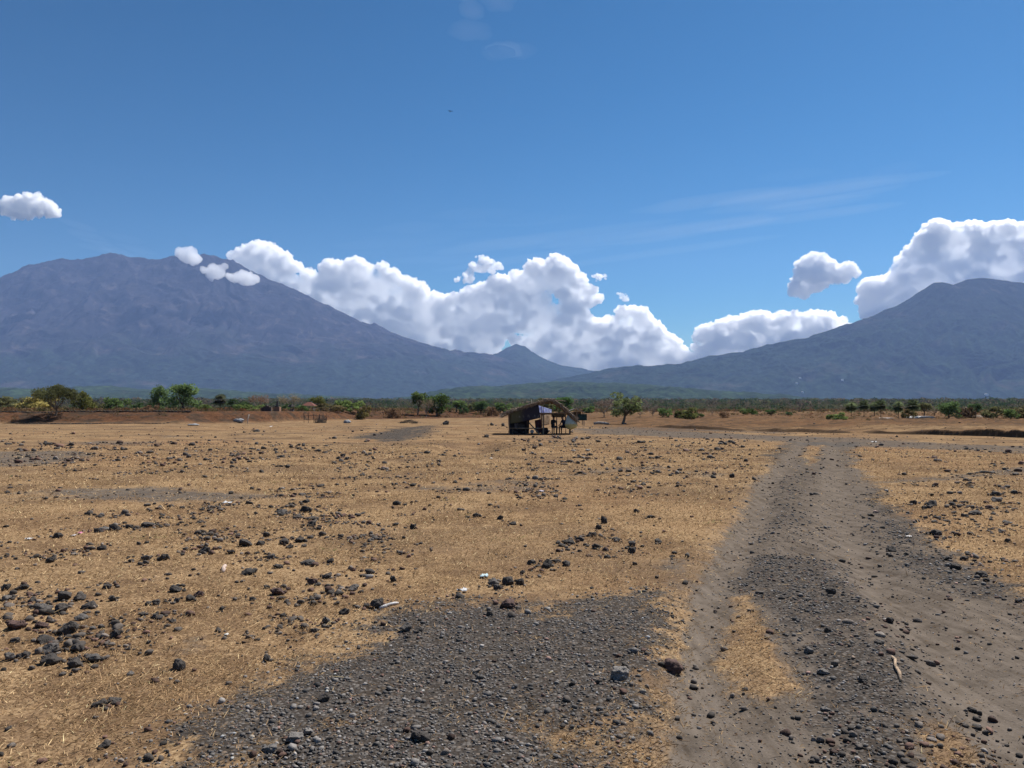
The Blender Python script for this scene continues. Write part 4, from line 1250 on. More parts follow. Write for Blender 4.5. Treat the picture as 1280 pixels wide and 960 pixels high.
# ------------------------------------------------------------------ built things
def person(name, label, loc, rz, shirt, trousers, lean, hair_c, seat_h=.5, arm=(.25, -.05)):
    """seated figure, one continuous skin-grown body"""
    S = .92
    J = []; E = []

    def v(x, y, z, rx, ry=None):
        J.append((x * S, y * S, z * S, rx * S, (ry or rx) * S)); return len(J) - 1

    def e(a, b): E.append((a, b))
    h = seat_h / S + .09
    pel = v(0, 0, h, .135, .115); sp = v(0, -.05 * lean, h + .22, .125, .10); ch = v(0, -.14 * lean, h + .40, .15, .105); nk = v(0, -.18 * lean, h + .53, .055)
    hd0 = v(0, -.22 * lean, h + .62, .075, .085); hd1 = v(0, -.23 * lean, h + .72, .085, .095); hd2 = v(0, -.22 * lean, h + .80, .045, .05)
    nose = v(0, -.23 * lean - .105, h + .67, .014)
    for a, b in ((pel, sp), (sp, ch), (ch, nk), (nk, hd0), (hd0, hd1), (hd1, hd2), (hd1, nose)): e(a, b)
    for s in (-1, 1):
        ear = v(s * .095, -.2 * lean, h + .68, .016); e(hd1, ear)
        sh = v(s * .17, -.14 * lean, h + .44, .06); el = v(s * .23, -.16 * lean - .06, h + .18, .045); wr = v(s * .13, -arm[0] - .1, h + .06 + arm[1], .03); pm = v(s * .11, -arm[0] - .18, h + .05 + arm[1], .032, .02)
        for a, b in ((ch, sh), (sh, el), (el, wr), (wr, pm)): e(a, b)
        for k in range(4):
            x0 = s * .11 + (k - 1.5) * .017; ln = (.055, .068, .065, .05)[k]
            f1 = v(x0, -arm[0] - .21, h + .05 + arm[1], .0085); f2 = v(x0, -arm[0] - .21 - ln * .6, h + .045 + arm[1], .008); f3 = v(x0, -arm[0] - .21 - ln, h + .022 + arm[1], .0065)
            e(pm, f1); e(f1, f2); e(f2, f3)
        t1 = v(s * .11 - s * .045, -arm[0] - .17, h + .05 + arm[1], .010); t2 = v(s * .11 - s * .06, -arm[0] - .205, h + .045 + arm[1], .008); e(wr, t1); e(t1, t2)
        hp = v(s * .10, -.03, h - .02, .09); kn = v(s * .13, -.42, h - .01, .062); an = v(s * .12, -.40, .075 / S, .04); to = v(s * .125, -.54, .035 / S, .036, .028)
        for a, b in ((pel, hp), (hp, kn), (kn, an), (an, to)): e(a, b)
    me = bpy.data.meshes.new(name); me.from_pydata([j[:3] for j in J], E, [])
    o = bpy.data.objects.new(name, me); COL.objects.link(o)
    o.modifiers.new('skin', 'SKIN'); sd = o.modifiers.new('sub', 'SUBSURF'); sd.levels = sd.render_levels = 2
    if not me.skin_vertices: me.attributes
    for i, j in enumerate(J):
        me.skin_vertices[0].data[i].radius = (j[3], j[4]); me.skin_vertices[0].data[i].use_root = (i == pel)
    dg = bpy.context.evaluated_depsgraph_get(); dg.update()
    m2 = bpy.data.meshes.new_from_object(o.evaluated_get(dg)); o.modifiers.clear(); o.data = m2; m2.name = name
    skin = simple('skin', (.20, .11, .07), (.24, .135, .085), 8, .6, .05)
    m2.materials.clear(); [m2.materials.append(m) for m in (skin, shirt, trousers)]
    for p in m2.polygons:
        c = p.center / S; p.use_smooth = True
        if c.z > h + .52 or c.y < -arm[0] - .08 and c.z > h - .0 and c.z < h + .12 and abs(c.x) < .2 and c.z > h + .01: k = 0
        elif c.z > h + .03 and c.y > -.33 or c.z > h + .08: k = 1
        elif c.z < .09 / S: k = 0
        else: k = 2
        p.material_index = k
    o.location = loc; o.rotation_euler = (0, 0, rz)
    tag(o, label, 'person')
    hm = MB(); cz = (h + .735) * S; cy = -.215 * lean * S
    hm.blob((0, cy + .012, cz + .012), (.094 * S, .105 * S, .095 * S), 3, .12, 4)
    for vv in list(hm.b.verts):
        if vv.co.z < cz - .01 and vv.co.y < cy: vv.co.z = cz + .005
    hm.build('hair', simple('hair', hair_c, hair_c, 30, .6), o, True)
    # face: eyes and mouth
    for s in (-1, 1):
        MB().blob((s * .033 * S, cy - .088 * S, (h + .70) * S), (.011, .006, .006), 2, 0).build('eye', simple('eye', (.02, .02, .02), (.05, .04, .04)), o, True)
    MB().blob((0, cy - .088 * S, (h + .632) * S), (.024, .006, .006), 2, 0).build('mouth', simple('lips', (.16, .06, .05), (.2, .08, .06)), o, True)
    return o


def make_hut():
    d = 54.6; s = d / F
    x0 = (679 - CX) * s
    org = (x0, d, float(ground_z(x0, d)[0]))

    def q(px, py, y=0.0): return ((px - 679) * s, y, (544 - py) * s)
    wood = simple('weathered_pole', (.17, .12, .08), (.28, .21, .15), 7, .9, .6, .01, (1, 1, .2))
    dark = simple('old_wood', (.06, .045, .034), (.12, .09, .065), 7, .9, .6, .01, (1, 1, .3))
    M = Mat('palm_thatch'); v = M.mapping(M.coord(), (3, 14, 3)); f = M.noise(v, 3, 5, .7)
    thatch = M.surf(M.bsdf(M.ramp(f, [(.3, (.08, .054, .036)), (.5, (.21, .16, .118)), (.68, (.48, .41, .33))]), .95, M.bump(f, 1, .03), .1))
    hut = empty('thatched_hut', org, 'open sided thatched hut of poles and tarps beside the gravel road', 'hut')
    # roof: two sagging slopes of thatch with real thickness
    rg = random.Random(3); depth = 3.6

    def slope(name, pts, seed):
        rr = random.Random(seed); m = MB(); rows = []
        for j in range(19):
            y = -.55 + depth * j / 18 + .35
            rows.append([(q(px, py)[0] + rr.gauss(0, .03), y + rr.gauss(0, .03), q(px, py)[2] + rr.gauss(0, .045) - .12 * math.sin(math.pi * j / 18) * .6) for px, py in pts])
        m.sheet(rows, .07)
        fr = m
        for i in range(260):                                   # loose leaf ends
            k = rr.randrange(len(pts) - 1); a, b = pts[k], pts[k + 1]; t = rr.random()
            px, py = a[0] + (b[0] - a[0]) * t, a[1] + (b[1] - a[1]) * t
            P = Vector(q(px, py)); P.y = -.2 if rr.random() < .55 else rr.uniform(-.2, depth - .2); P.z += rr.uniform(-.02, .1)
            sx = 1 if pts[-1][0] > pts[0][0] else -1
            dv = Vector((sx * rr.uniform(.05, .3), rr.uniform(-.28, .05), -rr.uniform(.02, .3) if rr.random() < .8 else rr.uniform(0, .12)))
            fr.bent([P, P + dv * .5 + Vector((0, 0, .02)), P + dv], [.026, .02, .005], 4)
        for i in range(46):
            k = rr.randrange(len(pts) - 1); a, b = pts[k], pts[k + 1]; t = rr.random()
            P = Vector(q(a[0] + (b[0] - a[0]) * t, a[1] + (b[1] - a[1]) * t)); P.y = rr.uniform(-.35, depth - .3) if rr.random() < .5 else rr.uniform(-.35, .1); P.z += .06
            dv = Vector(((b[0] - a[0]) * s, 0, -(b[1] - a[1]) * s)).normalized() * rr.uniform(.35, .8) + Vector((0, rr.uniform(-.2, .2), rr.uniform(-.05, .06))); w_ = rr.uniform(.03, .075)
            fr.bent([P - dv * .5, P + Vector((0, 0, .03)), P + dv * .5 + Vector((0, 0, rr.uniform(-.03, .05)))], [w_ * .5, w_, w_ * .35], 5)
        return m.build(name, thatch, hut)
    slope('roof_thatch', [(688, 501.8), (676, 503.8), (664, 507.6), (652, 511.4), (640, 515), (627, 520)], 4)
    slope('roof_thatch', [(684, 501.8), (694, 503.8), (701, 508.5), (708, 514.2), (714, 520), (721, 527.5)], 5)
    st = MB(); rr = random.Random(9)
    for i in range(13):                                        # sticks and fronds weighing down the ridge
        a = Vector(q(rr.uniform(655, 700), rr.uniform(502, 506))); a.z = max(a.z, q(0, 509)[2]); a.y = rr.uniform(-.1, 2.5)
        st.bent([a, a + Vector((rr.uniform(-.25, .25), rr.uniform(-.1, .3), rr.uniform(.03, .08))), a + Vector((rr.uniform(-.7, .7), rr.uniform(-.2, .6), rr.uniform(.0, .10)))], [.03, .028, .015], 5)
    st.build('ridge_thatch', thatch, hut)
    MB().bent([q(664.3, 507, -.2), q(664.5, 504, -.2), q(664.2, 500.5, -.2)], [.022, .02, .016]).build('upright_stick', simple('pale_stick', (.55, .5, .42), (.7, .64, .55)), hut)
    # poles
    for px, top, y, r in ((636, 517, 0, .05), (679, 503.5, -.05, .055), (711.5, 519, 0, .06), (637, 517, 3.2, .05), (679, 504, 3.2, .05), (711, 519, 3.2, .05), (659.5, 511, 1.6, .04), (697, 508, 1.6, .04)):
        a = q(px, 544.6, y); b = q(px + rg.uniform(-.5, .5), top, y)
        MB().bent([a, ((a[0] + b[0]) / 2 + .02, y, (a[2] + b[2]) / 2), b], [r, r * .92, r * .85], 8).build('pole', wood, hut)
    for a, b, r in ((q(635, 517.4, -.02), q(712, 517.4, -.02), .035), (q(637, 536.2, -.07), q(676, 536.4, -.07), .04), (q(661, 529, -.1), q(674.5, 544, -.1), .045), (q(637, 518, 3.2), q(711, 519, 3.2), .035), (q(636, 517.2, 0), q(637, 517.6, 3.2), .035), (q(711.5, 519, 0), q(711, 519.3, 3.2), .035)):
        MB().bent([a, tuple((i + j) / 2 for i, j in zip(a, b)), b], [r, r, r * .9], 8).build('beam', wood, hut)
    # hanging sheets
    def cloth(name, mat, c4, y, nx=10, nz=8, wave=.05, seed=1, yd=0.0):
        r_ = random.Random(seed); rows = []
        tl, tr, br, bl = [Vector(q(*p)) for p in c4]
        for i in range(nz + 1):
            u = i / nz; a, b = tl.lerp(bl, u), tr.lerp(br, u); row = []
            for j in range(nx + 1):
                t = j / nx; p = a.lerp(b, t); p.y = y + yd * t + wave * math.sin(t * 9 + seed + u) * (.3 + u) + r_.gauss(0, wave * .12); p.z -= .05 * math.sin(math.pi * t) * u; row.append(p)
            rows.append(row)
        return MB().sheet(rows, .006).build(name, mat, hut, True)
    N_ = Mat('dark_tarp'); vv = N_.coord(); n_ = N_.noise(vv, 5, 4, .6)
    spx = N_.n('ShaderNodeSeparateXYZ'); N_.link(vv, spx.inputs[0])
    tc = N_.mix(N_.smooth(spx.outputs[0], -1.9, -1.2), (.085, .078, .035), (.022, .02, .034))
    fade = N_.math('MULTIPLY', N_.smooth(N_.noise(N_.mapping(vv, (9, 1, 2.2)), 1.4, 3, .6), .56, .62), N_.math('MULTIPLY', N_.smooth(spx.outputs[2], 1.16, 1.22), N_.math('SUBTRACT', 1, N_.smooth(spx.outputs[2], 1.34, 1.42))))
    tc = N_.mix(N_.math('MULTIPLY', fade, .55), tc, (.22, .22, .2))
    tarp = N_.surf(N_.bsdf(tc, .7, N_.bump(n_, .3, .02), .3))
    cloth('gable_tarp', tarp, ((638, 517.5), (673, 506.5), (675.5, 523), (638, 530.5)), -.09, 14, 9, .03, 2)
    B_ = Mat('blue_sheet'); vb = B_.coord(); bc = B_.ramp(B_.noise(vb, 5, 3, .5), [(.35, (.36, .40, .62)), (.65, (.60, .63, .76))])
    blue = B_.surf(B_.leafy(bc, .75))
    cloth('blue_sheet', blue, ((671, 506), (693, 513), (692.5, 517.5), (673.5, 518.5)), 3.62, 10, 6, .06, 3)
    C_ = Mat('sack_cloth'); beige = C_.surf(C_.leafy(C_.ramp(C_.noise(C_.coord(), 6, 4, .6), [(.35, (.42, .35, .28)), (.65, (.62, .54, .46))]), .7))
    cloth('cloth_curtain', beige, ((676, 519), (691, 520), (690, 532.5), (677, 533.5)), 3.6, 10, 8, .05, 5)
    black = simple('bay_dark_black', (.012, .012, .015), (.03, .03, .036), 6, .9, .3)
    cloth('bay_dark_sheet', black, ((636.5, 518), (663, 516), (662, 546), (637, 546)), 2.4, 10, 8, .05, 6)  # black sheet enlarged to darken the left bay, standing in for its shade
    cloth('rail_cloth', simple('grey_cloth', (.07, .068, .08), (.13, .125, .14), 6), ((643, 530.5), (648, 530.0), (648, 538), (643.5, 538)), .6, 6, 6, .03, 7)
    cloth('hanging_cloth', simple('maroon_cloth', (.045, .018, .022), (.08, .03, .035), 6), ((668.5, 526.5), (676.5, 525), (677, 542), (670, 541.5)), .35, 6, 8, .04, 8)
    cloth('back_screen', simple('grey_net', (.12, .12, .10), (.2, .2, .17), 9), ((692, 517.5), (711, 518.5), (711, 522.5), (692, 522.5)), 3.05, 8, 4, .03, 9)
    # bench of split boards
    b = empty('plank_bench', (org[0], org[1], org[2]), 'long plank bench inside the thatched hut behind its right bay', 'bench')
    MB().box(((q(702, 0)[0]), .30, .455), (24.5 * s, .30, .045)).build('seat', wood, b)
    for px in (690.5, 713.0):
        MB().box((q(px, 0)[0], .30, .214), (.06, .24, .43)).build('leg', dark, b)
    # left low bench with bundles
    b2 = empty('low_table', (org[0], org[1], org[2]), 'dark low table in the left bay of the thatched hut', 'table')
    MB().box((q(649, 0)[0], .5, .40), (20 * s, .5, .04)).build('tabletop', dark, b2)
    for px in (641, 657):
        for y in (.3, .7): MB().tube((q(px, 0)[0], y, -.02), (q(px, 0)[0], y, .38), .03).build('leg', dark, b2)
    o = MB().blob((0, 0, .17), (.24, .2, .19), 3, .25, 3).build('sack', simple('dark_sack', (.035, .032, .03), (.07, .065, .06)), None, True, loc=(org[0] + q(652, 0)[0], org[1] + .55, org[2] + .42)); tag(o, 'dark stuffed sack on the low table of the hut', 'sack')
    for px, yy, sz, lab in ((643.5, .45, .23, 'dark bundle on the ground under the low table of the hut, at its left leg'), (654.5, .5, .2, 'dark bundle on the ground under the low table of the hut, at its right leg'), (681.5, .9, .27, 'dark maroon bundle behind the middle front pole of the hut')):
        o = MB().blob((0, 0, sz * .8), (sz, sz * .8, sz), 3, .35, px).build('bundle', simple('dark_bundle', (.022, .018, .018), (.055, .042, .04)), None, True, loc=(org[0] + q(px, 0)[0], org[1] + yy, org[2] - .02)); tag(o, lab, 'bundle')
    ba = MB()
    prof_ = [(.02, 0), (.15, .01), (.21, .17), (.22, .18), (.2, .18), (.14, .03), (.02, .02)]
    n = 24; rings = [[ba.b.verts.new((r * .62 * math.cos(k * 2 * math.pi / n), r * .62 * math.sin(k * 2 * math.pi / n), z)) for k in range(n)] for r, z in prof_]
    for r0, r1 in zip(rings, rings[1:]):
        for k in range(n): ba.b.faces.new((r0[k], r0[(k + 1) % n], r1[(k + 1) % n], r1[k]))
    ba.b.faces.new(rings[0][::-1]); ba.b.faces.new(rings[-1])
    o = ba.build('basin', simple('white_plastic', (.40, .39, .36), (.5, .48, .45)), None, True, loc=(org[0] + q(665, 0)[0], org[1] + .15, org[2] + .02), rot=(R(62), 0, 0)); tag(o, 'white plastic basin tipped up by the slanting brace of the hut', 'basin')
    o.location.z = org[2] + .13
    # sack hanging on the corner post
    m = MB(); rows = []
    out = [(520.5, 708.5, 710.2), (523, 707.8, 712.5), (526, 707.0, 716), (529, 706.2, 719), (532, 705.8, 721), (535, 706.8, 720.5), (537, 709, 716.5), (537.8, 711.5, 713.5)]
    n = 16; rings = []
    for py, l, r_ in out:
        cx = q((l + r_) / 2, py)[0]; rx = (r_ - l) / 2 * s; z = q(0, py)[2]
        rings.append([m.b.verts.new((cx + rx * math.cos(k * 2 * math.pi / n) * (1 + .06 * math.sin(3 * k + py)), -.14 + rx * .55 * math.sin(k * 2 * math.pi / n), z + .012 * math.sin(k * 2.3 + py))) for k in range(n)])
    for a, b_ in zip(rings, rings[1:]):
        for k in range(n): m.b.faces.new((a[k], a[(k + 1) % n], b_[(k + 1) % n], b_[k]))
    m.b.faces.new(rings[0][::-1]); m.b.faces.new(rings[-1])
    X = Mat('woven_sack'); vx = X.coord(); sz = X.n('ShaderNodeSeparateXYZ'); X.link(vx, sz.inputs[0])
    xc = X.mix(X.smooth(X.math('ADD', sz.outputs[2], X.math('MULTIPLY', X.math('SUBTRACT', X.noise(vx, 6, 3, .6), .5), .25)), .70, .80), (.58, .52, .24), (.48, .58, .54))
    sk = m.build('woven_sack', X.surf(X.leafy(X.mix(.4, xc, X.ramp(X.noise(vx, 14, 4, .6), [(.3, .25), (.7, .85)]), 'OVERLAY'), .3)), None, True, loc=org)
    tag(sk, 'bulging pale woven sack with yellow bottom hung on the hut corner post', 'sack')
    # people on the bench
    navy = simple('navy_cloth', (.012, .016, .035), (.025, .03, .06), 8, .9); blk = simple('black_wear', (.010, .010, .012), (.025, .024, .026), 8, .9); jean = simple('dark_jeans', (.02, .022, .032), (.035, .038, .05), 8, .9)
    person('person', 'person in black sitting at the left end of the hut bench', (org[0] + q(691.5, 0)[0], org[1] + .30, org[2]), R(150), blk, jean, .5, (.01, .009, .008), .478)
    person('person', 'person in dark navy clothes sitting at the right end of the hut bench', (org[0] + q(706, 0)[0], org[1] + .32, org[2]), R(-55), navy, blk, 1.0, (.012, .01, .009), .478, (.32, .03))
    # shed beyond
    ds = 84.0; s2 = ds / F; p = at(716, 520, ds); gz = float(ground_z(p[0], p[1])[0]); zb = lambda py: CAMH + (HY - py) / F * ds - gz
    sh = empty('shed', (p[0], p[1], gz), 'low grey roofed shed with a dark green side behind the hut', 'shed')
    tin = simple('grey_tin', (.20, .20, .20), (.34, .33, .32), 5, .5, .2); X0 = lambda px: (px - 716) * s2
    MB().sheet([[(X0(711), -.4, zb(514)), (X0(719), -.4, zb(511))], [(X0(711), 2.4, zb(514)), (X0(719), 2.4, zb(511))]], .03).build('roof_sheet', simple('dark_tin', (.07, .06, .055), (.13, .11, .1)), sh)
    MB().sheet([[(X0(719), -.4, zb(511)), (X0(731), -.4, zb(515.4))], [(X0(719), 2.4, zb(511)), (X0(731), 2.4, zb(515.4))]], .03).build('roof_sheet', tin, sh)
    for px, y in ((712, 0), (721, 0), (730, 0), (712, 2), (730, 2)):
        MB().tube((X0(px), y, -.05), (X0(px), y, zb(514.5 if px != 721 else 512.6)), .05).build('post', wood, sh)
    MB().box((X0(728), -.06, zb(521.5)), (11 * s2, .05, 8 * s2)).build('green_side', simple('dark_green_tarp', (.010, .030, .026), (.02, .05, .042), 6, .8), sh)
    MB().box((X0(720), 2.1, zb(520)), (17 * s2, .05, 10 * s2)).build('back_wall', dark, sh)


def make_props():
    dark = simple('charred_wood', (.022, .02, .018), (.06, .05, .045), 7, .95, .6)
    grey = simple('grey_wood', (.22, .20, .18), (.36, .33, .3), 7, .95, .6, .01, (1, 1, .2))
    stone = simple('temple_stone', (.05, .046, .044), (.10, .092, .085), 5, .95, .5)
    brick = simple('temple_brick', (.20, .105, .065), (.27, .16, .10), 8, .95, .5)
    white = simple('white_wall', (.68, .67, .64), (.8, .79, .76), 3, .9)
    redroof = simple('red_tile', (.105, .040, .030), (.16, .062, .045), 9, .9)

    def base(px, dist):
        p = at(px, 520, dist); gz = float(ground_z(p[0], p[1])[0])
        return p, gz, dist / F, (lambda py: CAMH + (HY - py) / F * dist - gz)
    # shrine tower
    p, gz, s, zb = base(346.5, 122)
    sh = empty('shrine_tower', (p[0], p[1], gz), 'dark tiered shrine tower with pointed top on a brick base', 'shrine')
    top = zb(498.5); bz = zb(508.5)
    MB().box((0, 0, (bz - .3) / 2), (7.5 * s, 7.5 * s, bz + .3)).build('base', brick, sh)
    m = MB(); z = bz
    tiers = [(4.4, .12), (2.5, .22), (3.6, .10), (1.9, .20), (2.8, .1), (1.4, .16), (1.9, .08)]; hh = (top - bz) * .72 / sum(t[1] for t in tiers)
    for w, k in tiers:
        m.box((0, 0, z + k * hh / 2), (w * s, w * s, k * hh)); z += k * hh
    m.build('tower', stone, sh)
    MB().tube((0, 0, z - .01), (0, 0, top), .8 * s, .1 * s, 10).build('spire', stone, sh)
    p2, gz2, s2, zb2 = base(333, 123)
    w = empty('shrine_wall', (p2[0], p2[1], gz2), 'low dark ruined wall left of the shrine tower', 'wall'); w['kind'] = 'thing'
    m = MB()
    for i, (x, h_) in enumerate(((-5, 509.5), (-2.4, 508), (.2, 506.8), (2.8, 507.6), (5.2, 509))): m.box((x * s2, 0, (zb2(h_) - .2) / 2), (2.55 * s2, .5 + .02 * i, zb2(h_) + .2))
    m.build('masonry', simple('dark_masonry', (.06, .042, .036), (.12, .085, .07), 6, .95), w)
    MB().box((0, 0, zb2(506.4)), (2.4 * s2, .62, .5 * s2)).build('coping', stone, w)
    p, gz, s, zb = base(365, 128)
    s3 = empty('small_shrine', (p[0], p[1], gz), 'small black roofed shrine right of the shrine tower', 'shrine')
    MB().box((0, 0, zb(511.5) / 2 - .1), (4 * s, 4 * s, zb(511.5) + .2)).build('base', stone, s3)
    m = MB()
    for x in (-1.6, 1.6):
        for y in (-1.6, 1.6): m.tube((x * s, y * s, zb(512)), (x * s, y * s, zb(508)), .3 * s)
    m.build('post_frame', stone, s3)
    MB().tube((0, 0, zb(508.4)), (0, 0, zb(504.6)), 5.0 * s, .8 * s, 4).build('roof', dark, s3)
    # pavilion
    p, gz, s, zb = base(386.5, 150)
    pv = empty('pavilion', (p[0], p[1], gz), 'small open pavilion with a red hipped tile roof', 'pavilion', rz=0)
    b = MB(); zl, zt = zb(507.2), zb(502.6); a = 8.2 * s
    vs = [b.b.verts.new(v) for v in ((-a, -a, zl), (a, -a, zl), (a, a, zl), (-a, a, zl), (-a * .25, 0, zt), (a * .25, 0, zt))]
    for f in ((0, 1, 5, 4), (1, 2, 5), (2, 3, 4, 5), (3, 0, 4), (3, 2, 1, 0)): b.b.faces.new([vs[i] for i in f])
    b.build('roof', redroof, pv)
    for x in (-6, 6):
        for y in (-6, 6): MB().tube((x * s, y * s, -.1), (x * s, y * s, zl), .6 * s).build('post', dark, pv)
    MB().box((0, 0, .25), (13.5 * s, 13.5 * s, .7)).build('base', stone, pv)
    # white houses by the palms
    for px, top, bot, w, d, label in ((1108, 523.5, 527.5, 9, 108, 'low white walled house between the palm groups'), (1150, 521.5, 527, 20, 107, 'long low white house below the full crowned palm')):
        p, gz, s, zb = base(px, d); h = zb(top)
        hs = empty('white_house', (p[0], p[1], gz), label, 'house')
        MB().box((0, 0, h * .35 - .1), (w * s, 3.2, h * .7 + .2)).build('wall', white, hs)
        rf = MB(); rf.prism([(-w * s * .54, h * .7), (w * s * .54, h * .7), (w * s * .36, h + .15), (-w * s * .36, h + .15)], -1.85, 1.85); rf.build('roof', simple('pale_roof', (.42, .40, .38), (.55, .53, .5), 5), hs)
        for k in (-.28, .28): MB().box((k * w * s, -1.61, h * .36), (.5, .04, h * .32)).build('window', simple('dark_glass', (.02, .025, .03), (.04, .045, .05), 4, .2), hs)
        MB().box((0, -1.61, h * .28), (.5, .05, h * .56)).build('door', dark, hs)
    # thatched shelter at the right
    p, gz, s, zb = base(1228, 112)
    ts = empty('thatched_shelter', (p[0], p[1], gz), 'beige thatched shelter among the olive bushes', 'shelter')
    rf = MB(); rf.prism([(-10.5 * s, zb(526)), (10.5 * s, zb(526)), (3.5 * s, zb(519)), (-3.5 * s, zb(519))], -1.6, 1.6); rf.build('roof', simple('beige_thatch', (.30, .22, .15), (.42, .32, .23), 8, .95, .8), ts)
    for x in (-8, 8):
        for y in (-1.2, 1.2): MB().tube((x * s, y, -.1), (x * s, y, zb(525.5)), .07).build('post', dark, ts)
    for (pts, h0, w0, lab) in (([(-66, 99.9), (-56, 99.8), (-47, 99.9), (-41.5, 99.9)], .17, .3, 'low row of dark lumps running along the top edge of the earth bank'),
                               ([(-60, 93.2), (-52, 93.3), (-43, 93.2), (-41.5, 93.6)], .13, .3, 'low row of dark lumps along the foot of the earth bank')):
        wl = MB(); rr = random.Random(int(pts[0][1] * 10)); prev = None  # low rows of dark lumps following the bank's top and foot lines
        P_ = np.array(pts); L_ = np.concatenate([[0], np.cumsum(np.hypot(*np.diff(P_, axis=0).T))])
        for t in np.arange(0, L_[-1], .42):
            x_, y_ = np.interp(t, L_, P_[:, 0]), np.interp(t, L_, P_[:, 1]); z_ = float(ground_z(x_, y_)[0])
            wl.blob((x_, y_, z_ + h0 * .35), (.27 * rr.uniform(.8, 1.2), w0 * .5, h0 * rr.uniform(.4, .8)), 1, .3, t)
        o = wl.build('dark_bank_row', simple('bank_row_dark', (.035, .030, .027), (.075, .064, .055), 3, .95, .6)); tag(o, lab, 'wall', None, 'thing')
    # brush fence, white post, logs, heaps
    p, gz, s, zb = base(394, 108)
    fe = empty('pole_fence', (p[0], p[1], gz), 'old brushwood and pole fence on the bank below the pavilion', 'fence')
    rr = random.Random(8)
    for px in (380, 385.5, 392, 399, 407.5):
        MB().bent([((px - 394) * s, 0, -.2), ((px - 394) * s + .03, 0, .7), ((px - 394) * s + rr.uniform(-.05, .05), 0, rr.uniform(1.15, 1.5))], [.055, .05, .04]).build('post', dark, fe)
    for z in (.45, .95): MB().bent([(-14.5 * s, -.07, z), (0, -.08, z + .06), (14.0 * s, -.07, z - .02)], [.03, .03, .025]).build('rail', dark, fe)
    m = MB()
    for i in range(70):
        a = Vector((rr.uniform(-2, 13.5) * s, rr.uniform(.08, .45), rr.uniform(-.05, .25))); m.bent([a, a + Vector((rr.uniform(-.2, .2), 0, .4)), a + Vector((rr.uniform(-.5, .5), rr.uniform(-.1, .2), rr.uniform(.5, .95)))], [.014, .011, .005], 4)
    m.build('brushwood', simple('brush', (.06, .045, .035), (.13, .10, .08)), fe)
    p, gz, s, zb = base(310, 97.5)
    o = MB().bent([(-.1, 0, -.2), (0, 0, .6), (.13, 0, 1.15)], [.05, .045, .04]).build('post', simple('pale_post', (.5, .46, .4), (.62, .58, .52)), None, True, loc=(p[0], p[1], gz)); tag(o, 'thin pale leaning post standing on the red earth bank', 'post')
    p, gz, s, zb = base(752, 88)
    lg = MB().bent([(-.9, 0, .12), (-.3, .05, .2), (.35, 0, .16), (.85, -.05, .10)], [.14, .16, .15, .11], 10).build('fallen_log', grey, None, True, loc=(p[0], p[1], gz)); tag(lg, 'weathered grey log lying on orange soil right of the shed', 'log')
    for px, dist, w, h, lab, colr in ((511, 100, 2.3, .55, 'dark heap of burnt brush at the foot of the bank', (.02, .018, .016)), (400, 106, 1.2, .5, 'small brush heap against the pole fence', (.05, .04, .032))):
        p, gz, s, zb = base(px, dist); m = MB(); rr = random.Random(px)
        for i in range(150):
            t = rr.uniform(-1, 1); hh = h * (1 - t * t) ; a = Vector((t * w / 2, rr.uniform(-.5, .5), rr.uniform(-.03, hh * .8)))
            m.bent([a, a + Vector((rr.uniform(-.2, .2), rr.uniform(-.1, .1), rr.uniform(0, .1))), a + Vector((rr.uniform(-.45, .45), rr.uniform(-.2, .2), rr.uniform(-.05, .22)))], [.02, .016, .006], 4)
        o = m.build('brush_heap', simple('burnt', colr, tuple(c * 2 for c in colr)), None, False, loc=(p[0], p[1], gz)); tag(o, lab, 'brush heap')
    for px, py, w, h, lab in ((299, 527.5, 1.25, .5, 'grey crumpled tarp at the foot of the bank by the white post'), (434, 529, .9, .45, 'grey tarp thrown over a black rock on the plain'), (241, 532, 1.3, .22, 'flat pale grey sheet lying before the bank')):
        p = hit(px, py); o = MB().blob((0, 0, h * .35), (w / 2, .35, h * .6), 4, .45, px).build('tarp', simple('grey_tarp', (.19, .20, .21), (.34, .35, .36), 4, .7), None, True, loc=tuple(p)); tag(o, lab, 'tarp')
    # litter
    def scrap(px, py, w, h, lab, colr, name='litter_scrap', cat='litter', rz=0, up=.02):
        p = hit(px, py); s = p[1] / F; r_ = random.Random(px); rows = []
        for i in range(5):
            rows.append([((j / 6 - .5) * w * s * .85 * (1 - .35 * abs(i / 2 - 1) * r_.random()) + r_.gauss(0, .045 * w * s), (i / 4 - .5) * h * s * 3.6 + r_.gauss(0, .05 * w * s), up * .5 + abs(r_.gauss(0, .11 * w * s))) for j in range(7)])
        o = MB().sheet(rows, .003).build(name, simple('scrap', tuple(c * .38 for c in colr), tuple(c * .72 for c in colr), 30, .6), None, True, loc=tuple(p), rot=(0, 0, rz)); tag(o, lab, cat)
    scrap(605, 722, 12, 4, 'pale blue crumpled plastic beside the row of three rocks', (.55, .72, .78))
    scrap(578, 742, 18, 3, 'white crumpled paper at the far gravel edge', (.8, .8, .8))
    scrap(285, 630, 13, 2.2, 'flat white scrap on the grey strip of ground', (.75, .76, .78))
    scrap(100, 668, 7, 3, 'pink and red plastic scrap in the left stone scatter', (.65, .22, .36))
    scrap(92, 671, 6, 2.5, 'clear whitish plastic scrap beside a pink one', (.6, .55, .55))
    scrap(36, 675, 8, 2.5, 'white plastic scrap at the left of the stone scatter', (.65, .65, .65))
    scrap(677, 615, 7, 3, 'lilac white scrap on the middle of the plain', (.7, .64, .74))
    scrap(339, 534, 3, 2, 'tiny bright white scrap far off before the bank', (.85, .85, .85), up=.1)
    scrap(283, 796, 6, 1.6, 'thin white scrap on straw left of the gravel', (.8, .78, .72))
    scrap(1092, 553, 5, 3, 'white scrap lying on the gravel cross road', (.75, .75, .76))
